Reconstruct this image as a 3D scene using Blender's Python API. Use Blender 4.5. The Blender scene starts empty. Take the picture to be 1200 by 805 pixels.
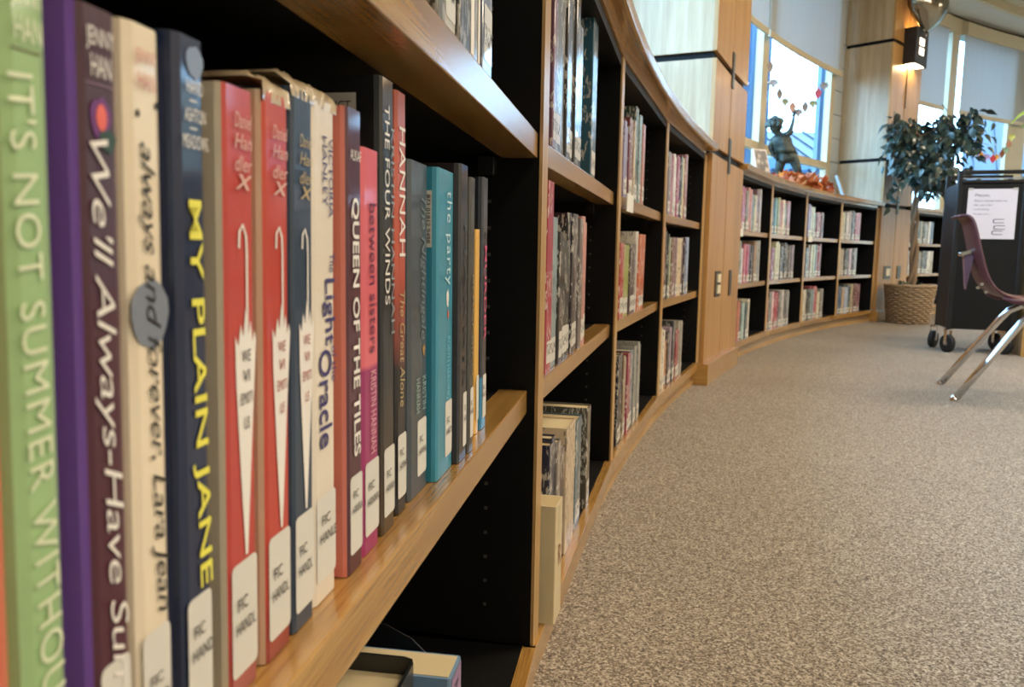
import bpy, bmesh, math, random
from mathutils import Vector, Matrix
random.seed(7)
sc = bpy.context.scene
COL = sc.collection

# ---------------------------------------------------------------- camera
EYE = 0.6152
def camera():
    p, r = .1184, .0159
    fw = Vector((0, math.cos(p), -math.sin(p))); rt = Vector((1, 0, 0)); up = rt.cross(fw)
    rt2 = math.cos(r)*rt + math.sin(r)*up; up2 = -math.sin(r)*rt + math.cos(r)*up
    cd = bpy.data.cameras.new('camera'); co = bpy.data.objects.new('camera', cd); COL.objects.link(co)
    m = Matrix((rt2, up2, -fw)).transposed().to_4x4(); m.translation = Vector((0, 0, EYE))
    co.matrix_world = m
    cd.sensor_width = 36; cd.lens = 915.7/1200*36; cd.clip_start = .01; cd.clip_end = 200
    cd.dof.use_dof = True; cd.dof.focus_distance = .78; cd.dof.aperture_fstop = 14
    sc.camera = co
camera()

# ---------------------------------------------------------------- sky, exposure
w = bpy.data.worlds.new('sky'); sc.world = w; w.use_nodes = True
bgn = w.node_tree.nodes['Background']
bgn.inputs['Color'].default_value = (.36, .66, 1.0, 1); bgn.inputs['Strength'].default_value = 11.5
sc.view_settings.view_transform = 'Standard'; sc.view_settings.look = 'None'
sc.view_settings.exposure = 0.1; sc.view_settings.gamma = 1; sc.view_settings.use_curve_mapping = False
LAMP_W = 46.0            # watts of each ceiling panel
LAMP_C = (1.0, .84, .64)

# ---------------------------------------------------------------- room geometry (metres, floor at 0)
CX, CY, RAD, T0, DT = 12.5945, -1.5072, 12.7997, .1933, .0725
def th(i): return T0 + DT*i + (-.0057 if i >= 3.99 else 0) + (-.18*DT if i >= 8.95 else 0)
def RP(i, r, z=0.0):
    a = th(i); return Vector((CX-(RAD+r)*math.cos(a), CY+(RAD+r)*math.sin(a), z))
def frame(i):
    a = RP(i, 0); b = RP(i+1, 0); u = (b-a); L = u.length; u.normalize()
    return a, u, Vector((-u.y, u.x, 0)), L
Z = Vector((0, 0, 1))

# ---------------------------------------------------------------- materials
def lin(h):
    if isinstance(h, str): c = [int(h[k:k+2], 16)/255 for k in (0, 2, 4)]
    else: c = h
    return tuple(x/12.92 if x <= .04045 else ((x+.055)/1.055)**2.4 for x in c) + (1,)
MC = {}
class NT:
    def __init__(s, name):
        s.m = bpy.data.materials.new(name); s.m.use_nodes = True; s.t = s.m.node_tree
        s.b = s.t.nodes['Principled BSDF']
    def n(s, k, **kw):
        x = s.t.nodes.new(k)
        for a, v in kw.items(): setattr(x, a, v)
        return x
    def l(s, a, b): s.t.links.new(a, b)
    def noise(s, vec, scale, detail=2, rough=.5):
        x = s.n('ShaderNodeTexNoise'); x.inputs['Scale'].default_value = scale; x.inputs['Detail'].default_value = detail
        x.inputs['Roughness'].default_value = rough; s.l(vec, x.inputs['Vector']); return x.outputs['Fac']
    def mapv(s, vec, scale=(1, 1, 1), loc=(0, 0, 0)):
        x = s.n('ShaderNodeMapping'); x.inputs['Scale'].default_value = scale; x.inputs['Location'].default_value = loc
        s.l(vec, x.inputs['Vector']); return x.outputs[0]
    def ramp(s, fac, stops, interp='LINEAR'):
        x = s.n('ShaderNodeValToRGB'); x.color_ramp.interpolation = interp; e = x.color_ramp.elements
        while len(e) < len(stops): e.new(.5)
        for k, (p, c) in enumerate(stops): e[k].position = p; e[k].color = c
        s.l(fac, x.inputs['Fac']); return x.outputs['Color']
    def bump(s, h, st=.2, d=.01):
        x = s.n('ShaderNodeBump'); x.inputs['Strength'].default_value = st; x.inputs['Distance'].default_value = d
        s.l(h, x.inputs['Height']); s.l(x.outputs[0], s.b.inputs['Normal'])
    def mix(s, f, a, b):
        x = s.n('ShaderNodeMix', data_type='RGBA')
        for v, q in ((f, 0), (a, 6), (b, 7)):
            if isinstance(v, (tuple, float, int)): x.inputs[q].default_value = v
            else: s.l(v, x.inputs[q])
        return x.outputs[2]
    def math(s, op, a, b=None):
        x = s.n('ShaderNodeMath', operation=op)
        for v, q in ((a, 0), (b, 1)):
            if v is None: continue
            if isinstance(v, (float, int)): x.inputs[q].default_value = v
            else: s.l(v, x.inputs[q])
        return x.outputs[0]
    def set(s, **k):
        for a, v in k.items(): s.b.inputs[a.replace('_', ' ')].default_value = v
def flat(name, col, rough=.5, metal=0, coat=0, spec=.5):
    key = ('f', name, str(col))
    if key in MC: return MC[key]
    t = NT(name); t.set(Base_Color=lin(col), Roughness=rough, Metallic=metal, Coat_Weight=coat, Specular_IOR_Level=spec)
    tc = t.n('ShaderNodeTexCoord').outputs['Object']
    f = t.noise(tc, 9, 3)
    c = lin(col); d = tuple(x*.9 for x in c[:3])+(1,); t.l(t.mix(f, c, d), t.b.inputs['Base Color'])
    MC[key] = t.m; return t.m
def wood(name, c1, c2, c3, rough=.32, coat=.35, grain=1.0, fleck=.5):
    t = NT(name); uv = t.n('ShaderNodeUVMap').outputs[0]
    v1 = t.mapv(uv, (2.2*grain, 42*grain, 1)); f1 = t.noise(v1, 1.0, 4, .6)
    v2 = t.mapv(uv, (14*grain, 420*grain, 1)); f2 = t.noise(v2, 1.0, 3, .6)
    v3 = t.mapv(uv, (.7, 5, 1), (3, 7, 0)); f3 = t.noise(v3, 1.0, 2)
    base = t.ramp(f1, [(.3, lin(c1)), (.52, lin(c2)), (.72, lin(c3))])
    pores = t.ramp(f2, [(.36, (.62, .55, .5, 1)), (.5, (1, 1, 1, 1))])
    mx = t.n('ShaderNodeMix', data_type='RGBA', blend_type='MULTIPLY'); mx.inputs[0].default_value = fleck
    t.l(base, mx.inputs[6]); t.l(pores, mx.inputs[7])
    big = t.ramp(f3, [(.3, (.86, .84, .82, 1)), (.7, (1.06, 1.05, 1.04, 1))])
    m2 = t.n('ShaderNodeMix', data_type='RGBA', blend_type='MULTIPLY'); m2.inputs[0].default_value = 1
    t.l(mx.outputs[2], m2.inputs[6]); t.l(big, m2.inputs[7]); t.l(m2.outputs[2], t.b.inputs['Base Color'])
    t.set(Roughness=rough, Coat_Weight=coat, Coat_Roughness=.2)
    peel = t.noise(t.mapv(uv, (220, 330, 1)), 1.0, 1)
    t.bump(t.math('ADD', f2, peel), .32, .0006)
    return t.m
OAK = wood('honey_oak', 'a1763a', 'bb8f4c', 'cca462', rough=.26, coat=1.0, fleck=.75)
OAKL = wood('light_oak_edge', 'b08a52', 'c49e66', 'd2b07a')
MAPLE = wood('daylit_and_pale_maple', 'a98e6a', 'b8a07c', 'c4ae8c', rough=.38, coat=.2, grain=.6, fleck=.25)  # column sides: same wood, daylight put into the colour; toe boards just pale
BEECH = wood('amber_maple', 'ad8046', 'ba8f54', 'c69b60', rough=.38, coat=.2, grain=.6, fleck=.2)
BLACK = flat('black_laminate', '0c0b0b', .55, spec=.25)
DARKB = flat('dark_bronze', '3a2f26', .4, .6)
PLATE = flat('brushed_bronze_plate', '6b6254', .35, .8)
CREAMP = flat('cream_switch', 'e8dfc0', .4)
FRAME = flat('cream_window_frame', 'cdbf9f', .5)
METALP = flat('pale_painted_metal', 'b9c0c4', .45)
WHITEP = flat('white_label_card', 'e4e2da', .45)
DRY = flat('cream_plaster', 'c9bda4', .8)
SOFF = flat('soffit_plaster', 'd2cec6', .85)
PAPER = flat('page_paper', 'd9c79c', .8)
PAPERG = flat('yellowed_page_paper', 'c9b284', .85)
CHROME = flat('chrome', 'd8d8d8', .12, 1)
RUBBER = flat('black_rubber', '161616', .6)
INK = flat('black_ink', '141414', .6)
def carpet():
    t = NT('speckled_carpet'); tc = t.n('ShaderNodeTexCoord').outputs['Object']
    v = t.n('ShaderNodeTexVoronoi'); v.inputs['Scale'].default_value = 330; v.inputs['Randomness'].default_value = 1
    t.l(tc, v.inputs['Vector'])
    sep = t.n('ShaderNodeSeparateColor'); t.l(v.outputs['Color'], sep.inputs[0])
    n2 = t.noise(tc, 130, 3, .7)
    mixf = t.math('ADD', t.math('MULTIPLY', sep.outputs[0], .62), t.math('MULTIPLY', n2, .42))
    c = t.ramp(mixf, [(.16, lin('4a4036')), (.36, lin('766a5c')), (.55, lin('998c7b')), (.74, lin('b9ad9b')), (.9, lin('d6cdbd'))])
    big = t.ramp(t.noise(tc, 1.3, 3), [(.3, (.92, .92, .92, 1)), (.7, (1.05, 1.05, 1.05, 1))])
    m2 = t.n('ShaderNodeMix', data_type='RGBA', blend_type='MULTIPLY'); m2.inputs[0].default_value = 1
    t.l(c, m2.inputs[6]); t.l(big, m2.inputs[7]); t.l(m2.outputs[2], t.b.inputs['Base Color'])
    t.set(Roughness=.95, Specular_IOR_Level=.15, Sheen_Weight=.15); t.bump(mixf, .9, .006); return t.m
CARPET = carpet()
def blindmat():
    t = NT('woven_roller_fabric'); uv = t.n('ShaderNodeUVMap').outputs[0]
    f = t.noise(t.mapv(uv, (40, .6, 1)), 1, 3); g = t.noise(t.mapv(uv, (2.2, .3, 1)), 1, 2)
    c = t.mix(f, lin('c9c8bf'), lin('b6b7b2'))
    t.l(c, t.b.inputs['Base Color']); t.set(Roughness=.9)
    tr = t.n('ShaderNodeBsdfTranslucent'); t.l(t.mix(g, (.19, .19, .185, 1), (.26, .26, .255, 1)), tr.inputs[0])
    ms = t.n('ShaderNodeMixShader'); ms.inputs[0].default_value = .30
    out = t.t.nodes['Material Output']; t.l(t.b.outputs[0], ms.inputs[1]); t.l(tr.outputs[0], ms.inputs[2]); t.l(ms.outputs[0], out.inputs[0])
    return t.m
BLIND = blindmat()
def glassmat():
    t = NT('window_glass'); gl = t.n('ShaderNodeBsdfGlossy'); gl.inputs['Roughness'].default_value = .02
    tr = t.n('ShaderNodeBsdfTransparent'); tr.inputs[0].default_value = (.93, .97, .98, 1)
    lw = t.n('ShaderNodeLayerWeight'); lw.inputs[0].default_value = .12; fr = t.n('ShaderNodeMath', operation='MULTIPLY'); t.l(lw.outputs['Facing'], fr.inputs[0]); fr.inputs[1].default_value = .12
    ms = t.n('ShaderNodeMixShader'); out = t.t.nodes['Material Output']
    t.l(fr.outputs[0], ms.inputs[0]); t.l(tr.outputs[0], ms.inputs[1]); t.l(gl.outputs[0], ms.inputs[2]); t.l(ms.outputs[0], out.inputs[0])
    return t.m
GLASS = glassmat()
def emit(name, col, st):
    t = NT(name); t.set(Base_Color=(.9, .9, .9, 1), Emission_Color=tuple(col)+(1,), Emission_Strength=st); return t.m
def coverstock(col, gloss=.25, seed=0, print_amt=.0, col2=None):
    key = ('c', col, round(gloss, 2), seed % 5, print_amt, col2)
    if key in MC: return MC[key]
    t = NT('book_cover'); uv = t.n('ShaderNodeUVMap').outputs[0]
    base = tuple(x**1.3 for x in lin(col)[:3])+(1,)
    lum = sum(base[:3])/3
    ink = lin(col2) if col2 else (lin('efe9dc') if lum < .25 else lin('4a4048'))
    f0 = t.noise(t.mapv(uv, (9, 9, 1), (seed*3.1, 0, 0)), 1, 3)
    c = t.mix(f0, base, tuple(min(1, x*1.25+.01) for x in base[:3])+(1,))
    if print_amt:
        f = t.noise(t.mapv(uv, (240, 60, 1), (seed*1.7, seed, 0)), 1, 2, .6)
        k = t.noise(t.mapv(uv, (30, 14, 1), (seed*5.3, seed*2, 0)), 1, 1)
        m = t.math('MULTIPLY', t.math('GREATER_THAN', f, .53), t.math('GREATER_THAN', k, .5))
        c = t.mix(t.math('MULTIPLY', m, print_amt), c, ink)
    t.l(c, t.b.inputs['Base Color'])
    t.set(Roughness=.42, Coat_Weight=.7, Coat_Roughness=gloss*.5)
    wr = t.noise(t.mapv(uv, (26, 9, 1), (seed, 0, 0)), 1, 3)
    t.bump(wr, .16, .003)
    MC[key] = t.m; return t.m

# ---------------------------------------------------------------- builders
def link(name, me, mat=None, parent=None):
    o = bpy.data.objects.new(name, me); COL.objects.link(o)
    if mat is not None and hasattr(me, 'materials') and not len(me.materials): me.materials.append(mat)
    if parent is not None: o.parent = parent
    return o
def tag(o, label=None, cat=None, group=None, kind=None):
    for k, v in (('label', label), ('category', cat), ('group', group), ('kind', kind)):
        if v: o[k] = v
    return o
def empty(name, loc=(0, 0, 0), **k):
    o = bpy.data.objects.new(name, None); COL.objects.link(o); o.empty_display_size = .05; o['pivot'] = 1
    return tag(o, **k)
def raw(name, vs, fs, mat=None, parent=None, uvs=None, smooth=False):
    me = bpy.data.meshes.new(name); me.from_pydata([tuple(v) for v in vs], [], fs)
    if uvs:
        l = me.uv_layers.new(name='UVMap')
        k = 0
        for f in fs:
            for q in range(len(f)): l.data[k].uv = uvs[k]; k += 1
    if smooth: me.polygons.foreach_set('use_smooth', [True]*len(me.polygons))
    me.update(); return link(name, me, mat, parent)
class MB:
    """collects solids with UVs in metres (u along the grain)"""
    def __init__(s): s.v = []; s.f = []; s.uv = []
    def quad(s, a, b, c, d, u0, v0, du, dv):
        k = len(s.v); s.v += [a, b, c, d]; s.f.append((k, k+1, k+2, k+3)); s.uv += [(u0, v0), (u0+du, v0), (u0+du, v0+dv), (u0, v0+dv)]
    def box(s, o, a, b, c, long=0):
        """o corner; a,b,c edge vectors (right-handed); long = index of grain axis"""
        o = Vector(o); E = [Vector(a), Vector(b), Vector(c)]; L = [e.length for e in E]
        p = lambda i, j, k: o+E[0]*i+E[1]*j+E[2]*k
        r1, r2 = random.random()*7, random.random()*7
        def face(c4, ia, ib):   # c4 spans ia (0->1) then ib
            if ib == long or (ia != long and L[ib] > L[ia]):
                k = len(s.v); s.v += c4; s.f.append((k, k+1, k+2, k+3))
                s.uv += [(r1, r2), (r1, r2+L[ia]), (r1+L[ib], r2+L[ia]), (r1+L[ib], r2)]
            else: s.quad(*c4, r1, r2, L[ia], L[ib])
        face([p(0,0,1), p(1,0,1), p(1,1,1), p(0,1,1)], 0, 1)
        face([p(1,0,0), p(0,0,0), p(0,1,0), p(1,1,0)], 0, 1)
        face([p(0,0,0), p(1,0,0), p(1,0,1), p(0,0,1)], 0, 2)
        face([p(1,1,0), p(0,1,0), p(0,1,1), p(1,1,1)], 0, 2)
        face([p(0,1,0), p(0,0,0), p(0,0,1), p(0,1,1)], 1, 2)
        face([p(1,0,0), p(1,1,0), p(1,1,1), p(1,0,1)], 1, 2)
        return s
    def arc(s, i0, i1, r0, r1, z0, z1, step=.25):
        n = max(1, int(round(abs(i1-i0)/step))); arc = 0
        for k in range(n):
            a = i0+(i1-i0)*k/n; b = i0+(i1-i0)*(k+1)/n
            A0, A1, B0, B1 = RP(a, r0), RP(a, r1), RP(b, r0), RP(b, r1); L = (B0-A0).length
            up = lambda P, z: Vector((P.x, P.y, z)); dr = abs(r1-r0); dz = z1-z0
            s.quad(up(A0,z1), up(A1,z1), up(B1,z1), up(B0,z1), 0, 0, 0, 0); q = len(s.uv)-4
            s.uv[q:] = [(arc, 0), (arc, dr), (arc+L, dr), (arc+L, 0)]
            s.quad(up(A0,z0), up(B0,z0), up(B1,z0), up(A1,z0), arc, 0, L, dr)
            s.quad(up(A0,z0), up(A0,z1), up(B0,z1), up(B0,z0), 0, 0, 0, 0); s.uv[-4:] = [(arc, 3), (arc, 3+dz), (arc+L, 3+dz), (arc+L, 3)]
            s.quad(up(A1,z0), up(B1,z0), up(B1,z1), up(A1,z1), arc, 5, L, dz)
            if k == 0: s.quad(up(A0,z0), up(A1,z0), up(A1,z1), up(A0,z1), 0, 0, dr, dz)
            if k == n-1: s.quad(up(B0,z0), up(B0,z1), up(B1,z1), up(B1,z0), 0, 0, dz, dr)
            arc += L
        return s
    def build(s, name, mat, parent=None, bevel=0, weld=False):
        o = raw(name, s.v, s.f, mat, parent, s.uv)
        if bevel or weld:
            bm = bmesh.new(); bm.from_mesh(o.data); bmesh.ops.remove_doubles(bm, verts=bm.verts, dist=1e-5)
            if bevel:
                es = [e for e in bm.edges if len(e.link_faces) == 2 and e.calc_face_angle(0) > .6]
                bmesh.ops.bevel(bm, geom=es, offset=bevel, segments=2, affect='EDGES', profile=.6)
            bm.to_mesh(o.data); bm.free()
        return o
def tube(vs, rads, seg=8, cap=True, closed=False):
    """vertices/faces of a tube along points"""
    V, Fc = [], []; n = len(vs); vs = [Vector(v) for v in vs]
    if not isinstance(rads, (list, tuple)): rads = [rads]*n
    prev = None
    for i, p in enumerate(vs):
        t = (vs[(i+1) % n]-vs[i-1]) if closed else (vs[min(i+1, n-1)]-vs[max(i-1, 0)])
        t.normalize()
        if prev is None:
            a = Vector((0, 0, 1)) if abs(t.z) < .9 else Vector((1, 0, 0)); x = t.cross(a).normalized()
        else: x = (prev-t*prev.dot(t)).normalized()
        prev = x; y = t.cross(x)
        for k in range(seg):
            an = 2*math.pi*k/seg; V.append(p+(x*math.cos(an)+y*math.sin(an))*rads[i])
    for i in range(n if closed else n-1):
        for k in range(seg):
            a = i*seg+k; b = i*seg+(k+1) % seg; c = ((i+1) % n)*seg+(k+1) % seg; d = ((i+1) % n)*seg+k
            Fc.append((a, b, c, d))
    if cap and not closed:
        Fc.append(tuple(range(seg-1, -1, -1))); Fc.append(tuple((n-1)*seg+k for k in range(seg)))
    return V, Fc
def tubeo(name, vs, rads, mat, parent=None, seg=8, closed=False):
    V, Fc = tube(vs, rads, seg, True, closed); return raw(name, V, Fc, mat, parent, None, True)
def merge(parts):
    V, Fc = [], []
    for v, f in parts:
        k = len(V); V += list(v); Fc += [tuple(q+k for q in x) for x in f]
    return V, Fc
def lettering(name, body, mat, parent, org, xd, yd, width=None, height=.01, align='CENTER', shear=0, bold=0, spacing=1.0, lift=.0002):
    """flat printed letters; org = centre, xd/yd unit reading and glyph-up directions; fits to width"""
    cu = bpy.data.curves.new(name, 'FONT'); cu.body = body; cu.align_x = 'CENTER'; cu.align_y = 'CENTER'
    cu.shear = shear; cu.offset = bold; cu.space_character = spacing; cu.resolution_u = 3; cu.size = 1
    tmp = bpy.data.objects.new(name, cu); COL.objects.link(tmp)
    dg = bpy.context.evaluated_depsgraph_get(); dg.update()
    me = bpy.data.meshes.new_from_object(tmp.evaluated_get(dg)); bpy.data.objects.remove(tmp); bpy.data.curves.remove(cu)
    xs = [v.co.x for v in me.vertices]; ys = [v.co.y for v in me.vertices]
    if not xs: return None
    wx, hy = max(xs)-min(xs), max(ys)-min(ys); mx, my = (max(xs)+min(xs))/2, (max(ys)+min(ys))/2
    sx = (width/wx) if width else height/hy; sy = height/hy
    xd = Vector(xd); yd = Vector(yd); nn = xd.cross(yd).normalized(); org = Vector(org)
    for v in me.vertices: v.co = org+xd*((v.co.x-mx)*sx)+yd*((v.co.y-my)*sy)+nn*lift
    me.materials.clear(); me.update()
    return link(name, me, mat, parent)

# ================================================================ SETTING
def structure(o): o['kind'] = 'structure'; return o
outline = [RP(-7+.4*k, .55) for k in range(54)]
outline += [Vector((9.6, outline[-1].y-.6, 0)), Vector((9.6, -5.7, 0)), Vector((outline[0].x, -5.7, 0))]
def slab(name, z0, z1, mat):
    n_ = len(outline); V = [p+Z*z0 for p in outline]+[p+Z*z1 for p in outline]
    F_ = [tuple(range(n_)), tuple(range(2*n_-1, n_-1, -1))]+[(k+n_, (k+1) % n_+n_, (k+1) % n_, k) for k in range(n_)]
    return structure(raw(name, V, F_, mat))
raw_floor = slab('floor', -.02, 0, CARPET)
cl = slab('ceiling', 3.43, 3.50, DRY)
soff = MB().arc(-7, 14.6, .02, .60, 3.36, 3.43, .5).build('soffit', SOFF, cl)
fas = MB().arc(-7, 14.6, -.03, .02, 3.345, 3.43, .5).build('cove_trim', FRAME, cl)
gridv = MB()
for k in range(18): gridv.box((-.2+k*.61, -5.5 if k < 17 else -5, 3.426), (.02, 0, 0), (0, 6.5+min(k, 10)*.75, 0), (0, 0, .003))
for k in range(24): gridv.box((.35 if k < 12 else .35+(k-12)*.55, -5.4+k*.61, 3.425), (9-(0 if k < 12 else (k-12)*.55), 0, 0), (0, .02, 0), (0, 0, .003))
gridv.build('ceiling_grid', METALP, cl)

structure(MB().box((9.5, -6, 0), (.1, 0, 0), (0, 18, 0), (0, 0, 3.43)).build('wall_right', DRY))
structure(MB().box((-2.5, -5.65, 0), (12, 0, 0), (0, .1, 0), (0, 0, 3.43)).build('wall_back', DRY))

# the curved outside wall: low wall behind the shelving, glazing above
wl = structure(MB().arc(-7, 14.6, .43, .55, 0, 1.10, .5).build('wall_left', DRY))
head = MB().arc(-7, 14.6, .40, .55, 3.17, 3.36, .5).build('window_header', FRAME, wl)
MB().arc(-7, 14.6, .385, .40, 3.335, 3.345, .5).build('shadow_gap', BLACK, wl)

def window(name, edges, rail=True, blinds=True, label=''):
    """glazed strip between mullions at the given indices"""
    wn = structure(MB().arc(edges[0][0], edges[-1][1], .405, .463, 1.095, 1.125, .5).build(name, FRAME))
    for a, b in edges: MB().arc(a, b, .405, .463, 1.125, 3.17, b-a).build('window_mullion', FRAME, wn)
    for (a0, a), (b, b1) in zip(edges[:-1], edges[1:]):
        if rail: MB().arc(a, b, .408, .463, 1.425, 1.485, .5).build('window_rail', FRAME, wn)
        MB().arc(a, b, .455, .461, 1.12, 3.17, .5).build('window_pane', GLASS, wn)
    return wn
E3 = lambda a, w: (a, a+w)
window('window_1', [E3(-6.9, .08), E3(-4.5, .14), E3(-2.6, .1), E3(-.9, .08), E3(.95, .14), E3(3.0, .05)])
window('window_2', [E3(4.0, .06), E3(6.05, .14), E3(7.74, .09)])
window('window_3', [E3(9.0, .05), E3(10.78, .17), E3(12.22, .4), E3(14.4, .2)])
# plain panel between window 2 and the far column, with joints
pan = structure(MB().arc(7.83, 8.12, .42, .50, 1.12, 3.36, .2).build('trim_1', METALP))
for z in (1.5, 1.72, 1.94, 2.16, 2.38, 2.6): MB().arc(7.84, 8.10, .415, .42, z, z+.006, .2).build('panel_joint', flat('grey_joint', '7d8488'), pan)

def blind(a, b, label, zb=2.315, r=.36):
    o = empty('roller_blind', label=label, cat='blind', group='roller blinds over the curved windows')
    m = MB(); n = max(2, int((b-a)/.25)); arc = 0
    for k in range(n):
        i, j = a+(b-a)*k/n, a+(b-a)*(k+1)/n; A, B = RP(i, r), RP(j, r); L = (B-A).length
        m.quad(A+Z*zb, B+Z*zb, B+Z*3.16, A+Z*3.16, arc, 0, L, 3.16-zb); arc += L
    m.build('blind_fabric', BLIND, o)
    MB().arc(a, b, r-.008, r+.008, zb-.045, zb, .25).build('hem_bar', FRAME, o)
    MB().arc(a, b, r-.03, r+.05, 3.16, 3.30, .25).build('valance', FRAME, o)
for k, (a, b) in enumerate([(-6.8, -4.5), (-4.4, -2.6), (-2.5, -.9), (-.82, .95), (1.08, 3.0)]):
    blind(a, b, ['roller blind over the window pane behind the camera, farthest back', 'roller blind behind the camera, second from the back wall', 'roller blind above the ledge just behind the camera', 'roller blind above the ledge over the nearest bookcase bay', 'roller blind above the ledge beside the near wooden column'][k])
blind(4.06, 6.01, 'half-lowered pale roller blind over the narrow blue pane right of the near column')
blind(6.04, 7.86, 'half-lowered pale roller blind above the bronze child statue')
blind(9.02, 10.58, 'half-lowered pale roller blind between the wall lamp and the cream window post')
blind(10.97, 14.4, 'wide pale bluish roller blind above the ficus tree and black cart')

# columns: stacked maple panels with dark reveals
def column(i0, i1, name, jt):
    c = structure(MB().arc(i0+.03, i1-.03, .0, .44, 0, 3.36, .4).build(name, BLACK))
    lev = [(.10, 1.075), (1.11, 1.495), (1.527, 2.565), (2.597, 3.36)]
    mid = (i0+i1)/2
    for z0, z1 in lev:
        for a, b in ((i0, mid-.006), (mid+.006, i1)):
            MB().arc(a, b, -.02, .0, z0, z1, .5); m = MB(); A0, B0, A1, B1 = RP(a, -.02, z0), RP(b, -.02, z0), RP(a, .0, z0), RP(b, .0, z0)
            m.box(A0, B0-A0, A1-A0, Z*(z1-z0), 2).build('panel', BEECH, c, .002)
        for a, s in ((i0, 1), (i1, -1)):
            m = MB(); t = RP(a+s*.02, .0)-RP(a, .0)
            o0 = RP(a, .0, z0); dd = RP(a, .43, z0)-o0
            (m.box(o0, t, dd, Z*(z1-z0), 2) if s > 0 else m.box(o0+t, -t, dd, Z*(z1-z0), 2)).build('side_panel', MAPLE, c)  # same wood as the fronts, paler colour stands for window light
    MB().arc(i0-.04, i1+.02, -.05, .1, 0, .10, .5).build('plinth', OAK, c, .002)
    for z in jt:
        MB().arc(mid-.02, mid+.035, -.027, -.02, z, z+.17, .1).build('joint_plate', PLATE, c)
    return c
column(3.07, 3.97, 'column_near', (1.02, 1.44))
column(8.07, 8.87, 'column_far', (1.02,))

# ================================================================ BOOKCASE BAYS
BAYN = {-1: 'nearest bay', 0: 'second bay', 1: 'third bay', 2: 'fourth bay, before the near column', 4: 'first bay past the near column',
        5: 'second bay past the near column', 6: 'third bay past the near column', 7: 'last bay before the far column', 9: 'bay behind the ficus',
        10: 'bay between ficus and cart', 11: 'bay hidden behind the cart', -2: 'bay behind the camera'}
D = .30
def bay(i, wide=True, lefted=False):
    a, u, n, L = frame(i)
    o = empty('bookcase', label='built-in oak and black bookcase, ' + BAYN[i], cat='bookcase', group='curved run of built-in bookcases')
    s0 = .034 if not lefted else .0
    nmB = {0: ''}
    def bd(name, s0_, s1, n0, n1, z0, z1, mat, long=0, bev=0):
        return MB().box(a+u*s0_+n*n0+Z*z0, u*(s1-s0_), n*(n1-n0), Z*(z1-z0), long).build(name, mat, o, bev)
    # upright at the left of the bay (its face strip is oak, sides black)
    if not lefted:
        bd('upright', .001, .033, .004, D, .11, 1.06, BLACK, 2)
        bd('face_strip', 0, .034, -.0, .004, .11, 1.06, OAKL, 2)
    else: bd('upright', .0, .02, .004, D, .11, 1.06, BLACK, 2)
    if i in (2, 7):   # closing upright against the column
        bd('upright', L+.001, L+.058, .004, D, .11, 1.06, BLACK, 2); bd('face_strip', L, L+.06, 0, .004, .11, 1.06, OAKL, 2)
    bd('back_panel', s0, L, D-.012, D, .11, 1.06, BLACK)
    bd('top_panel', s0, L, .004, D, 1.04, 1.06, BLACK)
    bd('bottom_panel', s0, L, .015, D, .085, .109, BLACK)
    fr = {-1: (.0136, .0061)}.get(i, (.012, .012))
    for q, zt in ((0, .444), (1, .754)):
        sh = bd('shelf', s0+.002, L-.002, .049, D-.015, zt-.024, zt-.001, BLACK)
        nz = bd('nosing', s0+.002, L-.002, fr[q], .049, zt-.029, zt, OAK, 0, .0012); nz.parent = sh
    bd('base_rail', -.004 if not lefted else 0, L+.004, -.004, .014, .072, .11, OAK, 0, .001)
    bd('top_rail', -.002 if not lefted else 0, L+.002, -.002, .012, 1.06, 1.082, OAK, 0)
    # shelf pins and holes in the sides
    if i < 4:
        m = MB()
        for z in [.16+.032*k for k in range(28)]:
            if abs(z-.43) < .03 or abs(z-.74) < .03: continue
            for nn in (.062, .24):
                m.box(a+u*(L-.0012)+n*nn+Z*z, u*.0012, n*.004, Z*.004)
        h = m.build('pin_holes', flat('pin_metal', '5a5750', .4, .5), o); h['kind'] = 'stuff'
        for z in (.415, .725):
            bd('shelf_clip', L-.022, L-.001, .055, .075, z-.022, z, flat('smoked_plastic', '2a2a2a', .2), 2, .001)
    return o
for i in (-2, -1, 0, 1, 2, 4, 5, 6, 7, 9, 10, 11): bay(i, lefted=i in (4, 9))

# curved ledges on top, toe boards and carpet edging
for (a, b, lab) in ((-2.0, 3.07, 'curved oak ledge capping the near bookcases'), (3.97, 8.07, 'curved oak ledge carrying the statue and autumn leaves'), (8.87, 12.3, 'curved oak ledge behind the ficus tree')):
    o = MB().arc(a, b, -.045, .43, 1.080, 1.116, .1).build('ledge', OAK, None, .007); tag(o, lab, 'ledge', 'curved oak ledges')
    for (r0, r1, z0, z1, nm) in ((.03, .045, 0, .085, 'toe_board'), (.018, .03, 0, .022, 'toe_strip')):
        t = MB().arc(a, b, r0, r1, z0, z1, .1).build(nm, OAKL if nm == 'toe_strip' else MAPLE, o)
# ledge label cards clipped on shelf fronts
def card(i, s0, s1, lab):
    a, u, n, L = frame(i)
    c = MB().box(a+u*s0-n*.004+Z*.716, u*(s1-s0), n*.003, Z*.044).build('shelf_label', WHITEP)
    tag(c, lab, 'label', 'white card labels on shelf fronts')
card(1, .10, .20, 'white card on the top shelf front, third bay before the near column'); card(4, .09, .17, 'white card on the top shelf front right beside the near column')
card(6, .08, .18, 'white card on the top shelf front under the fallen leaves'); card(9, .09, .2, 'white card on the shelf front behind the ficus trunk')

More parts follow.
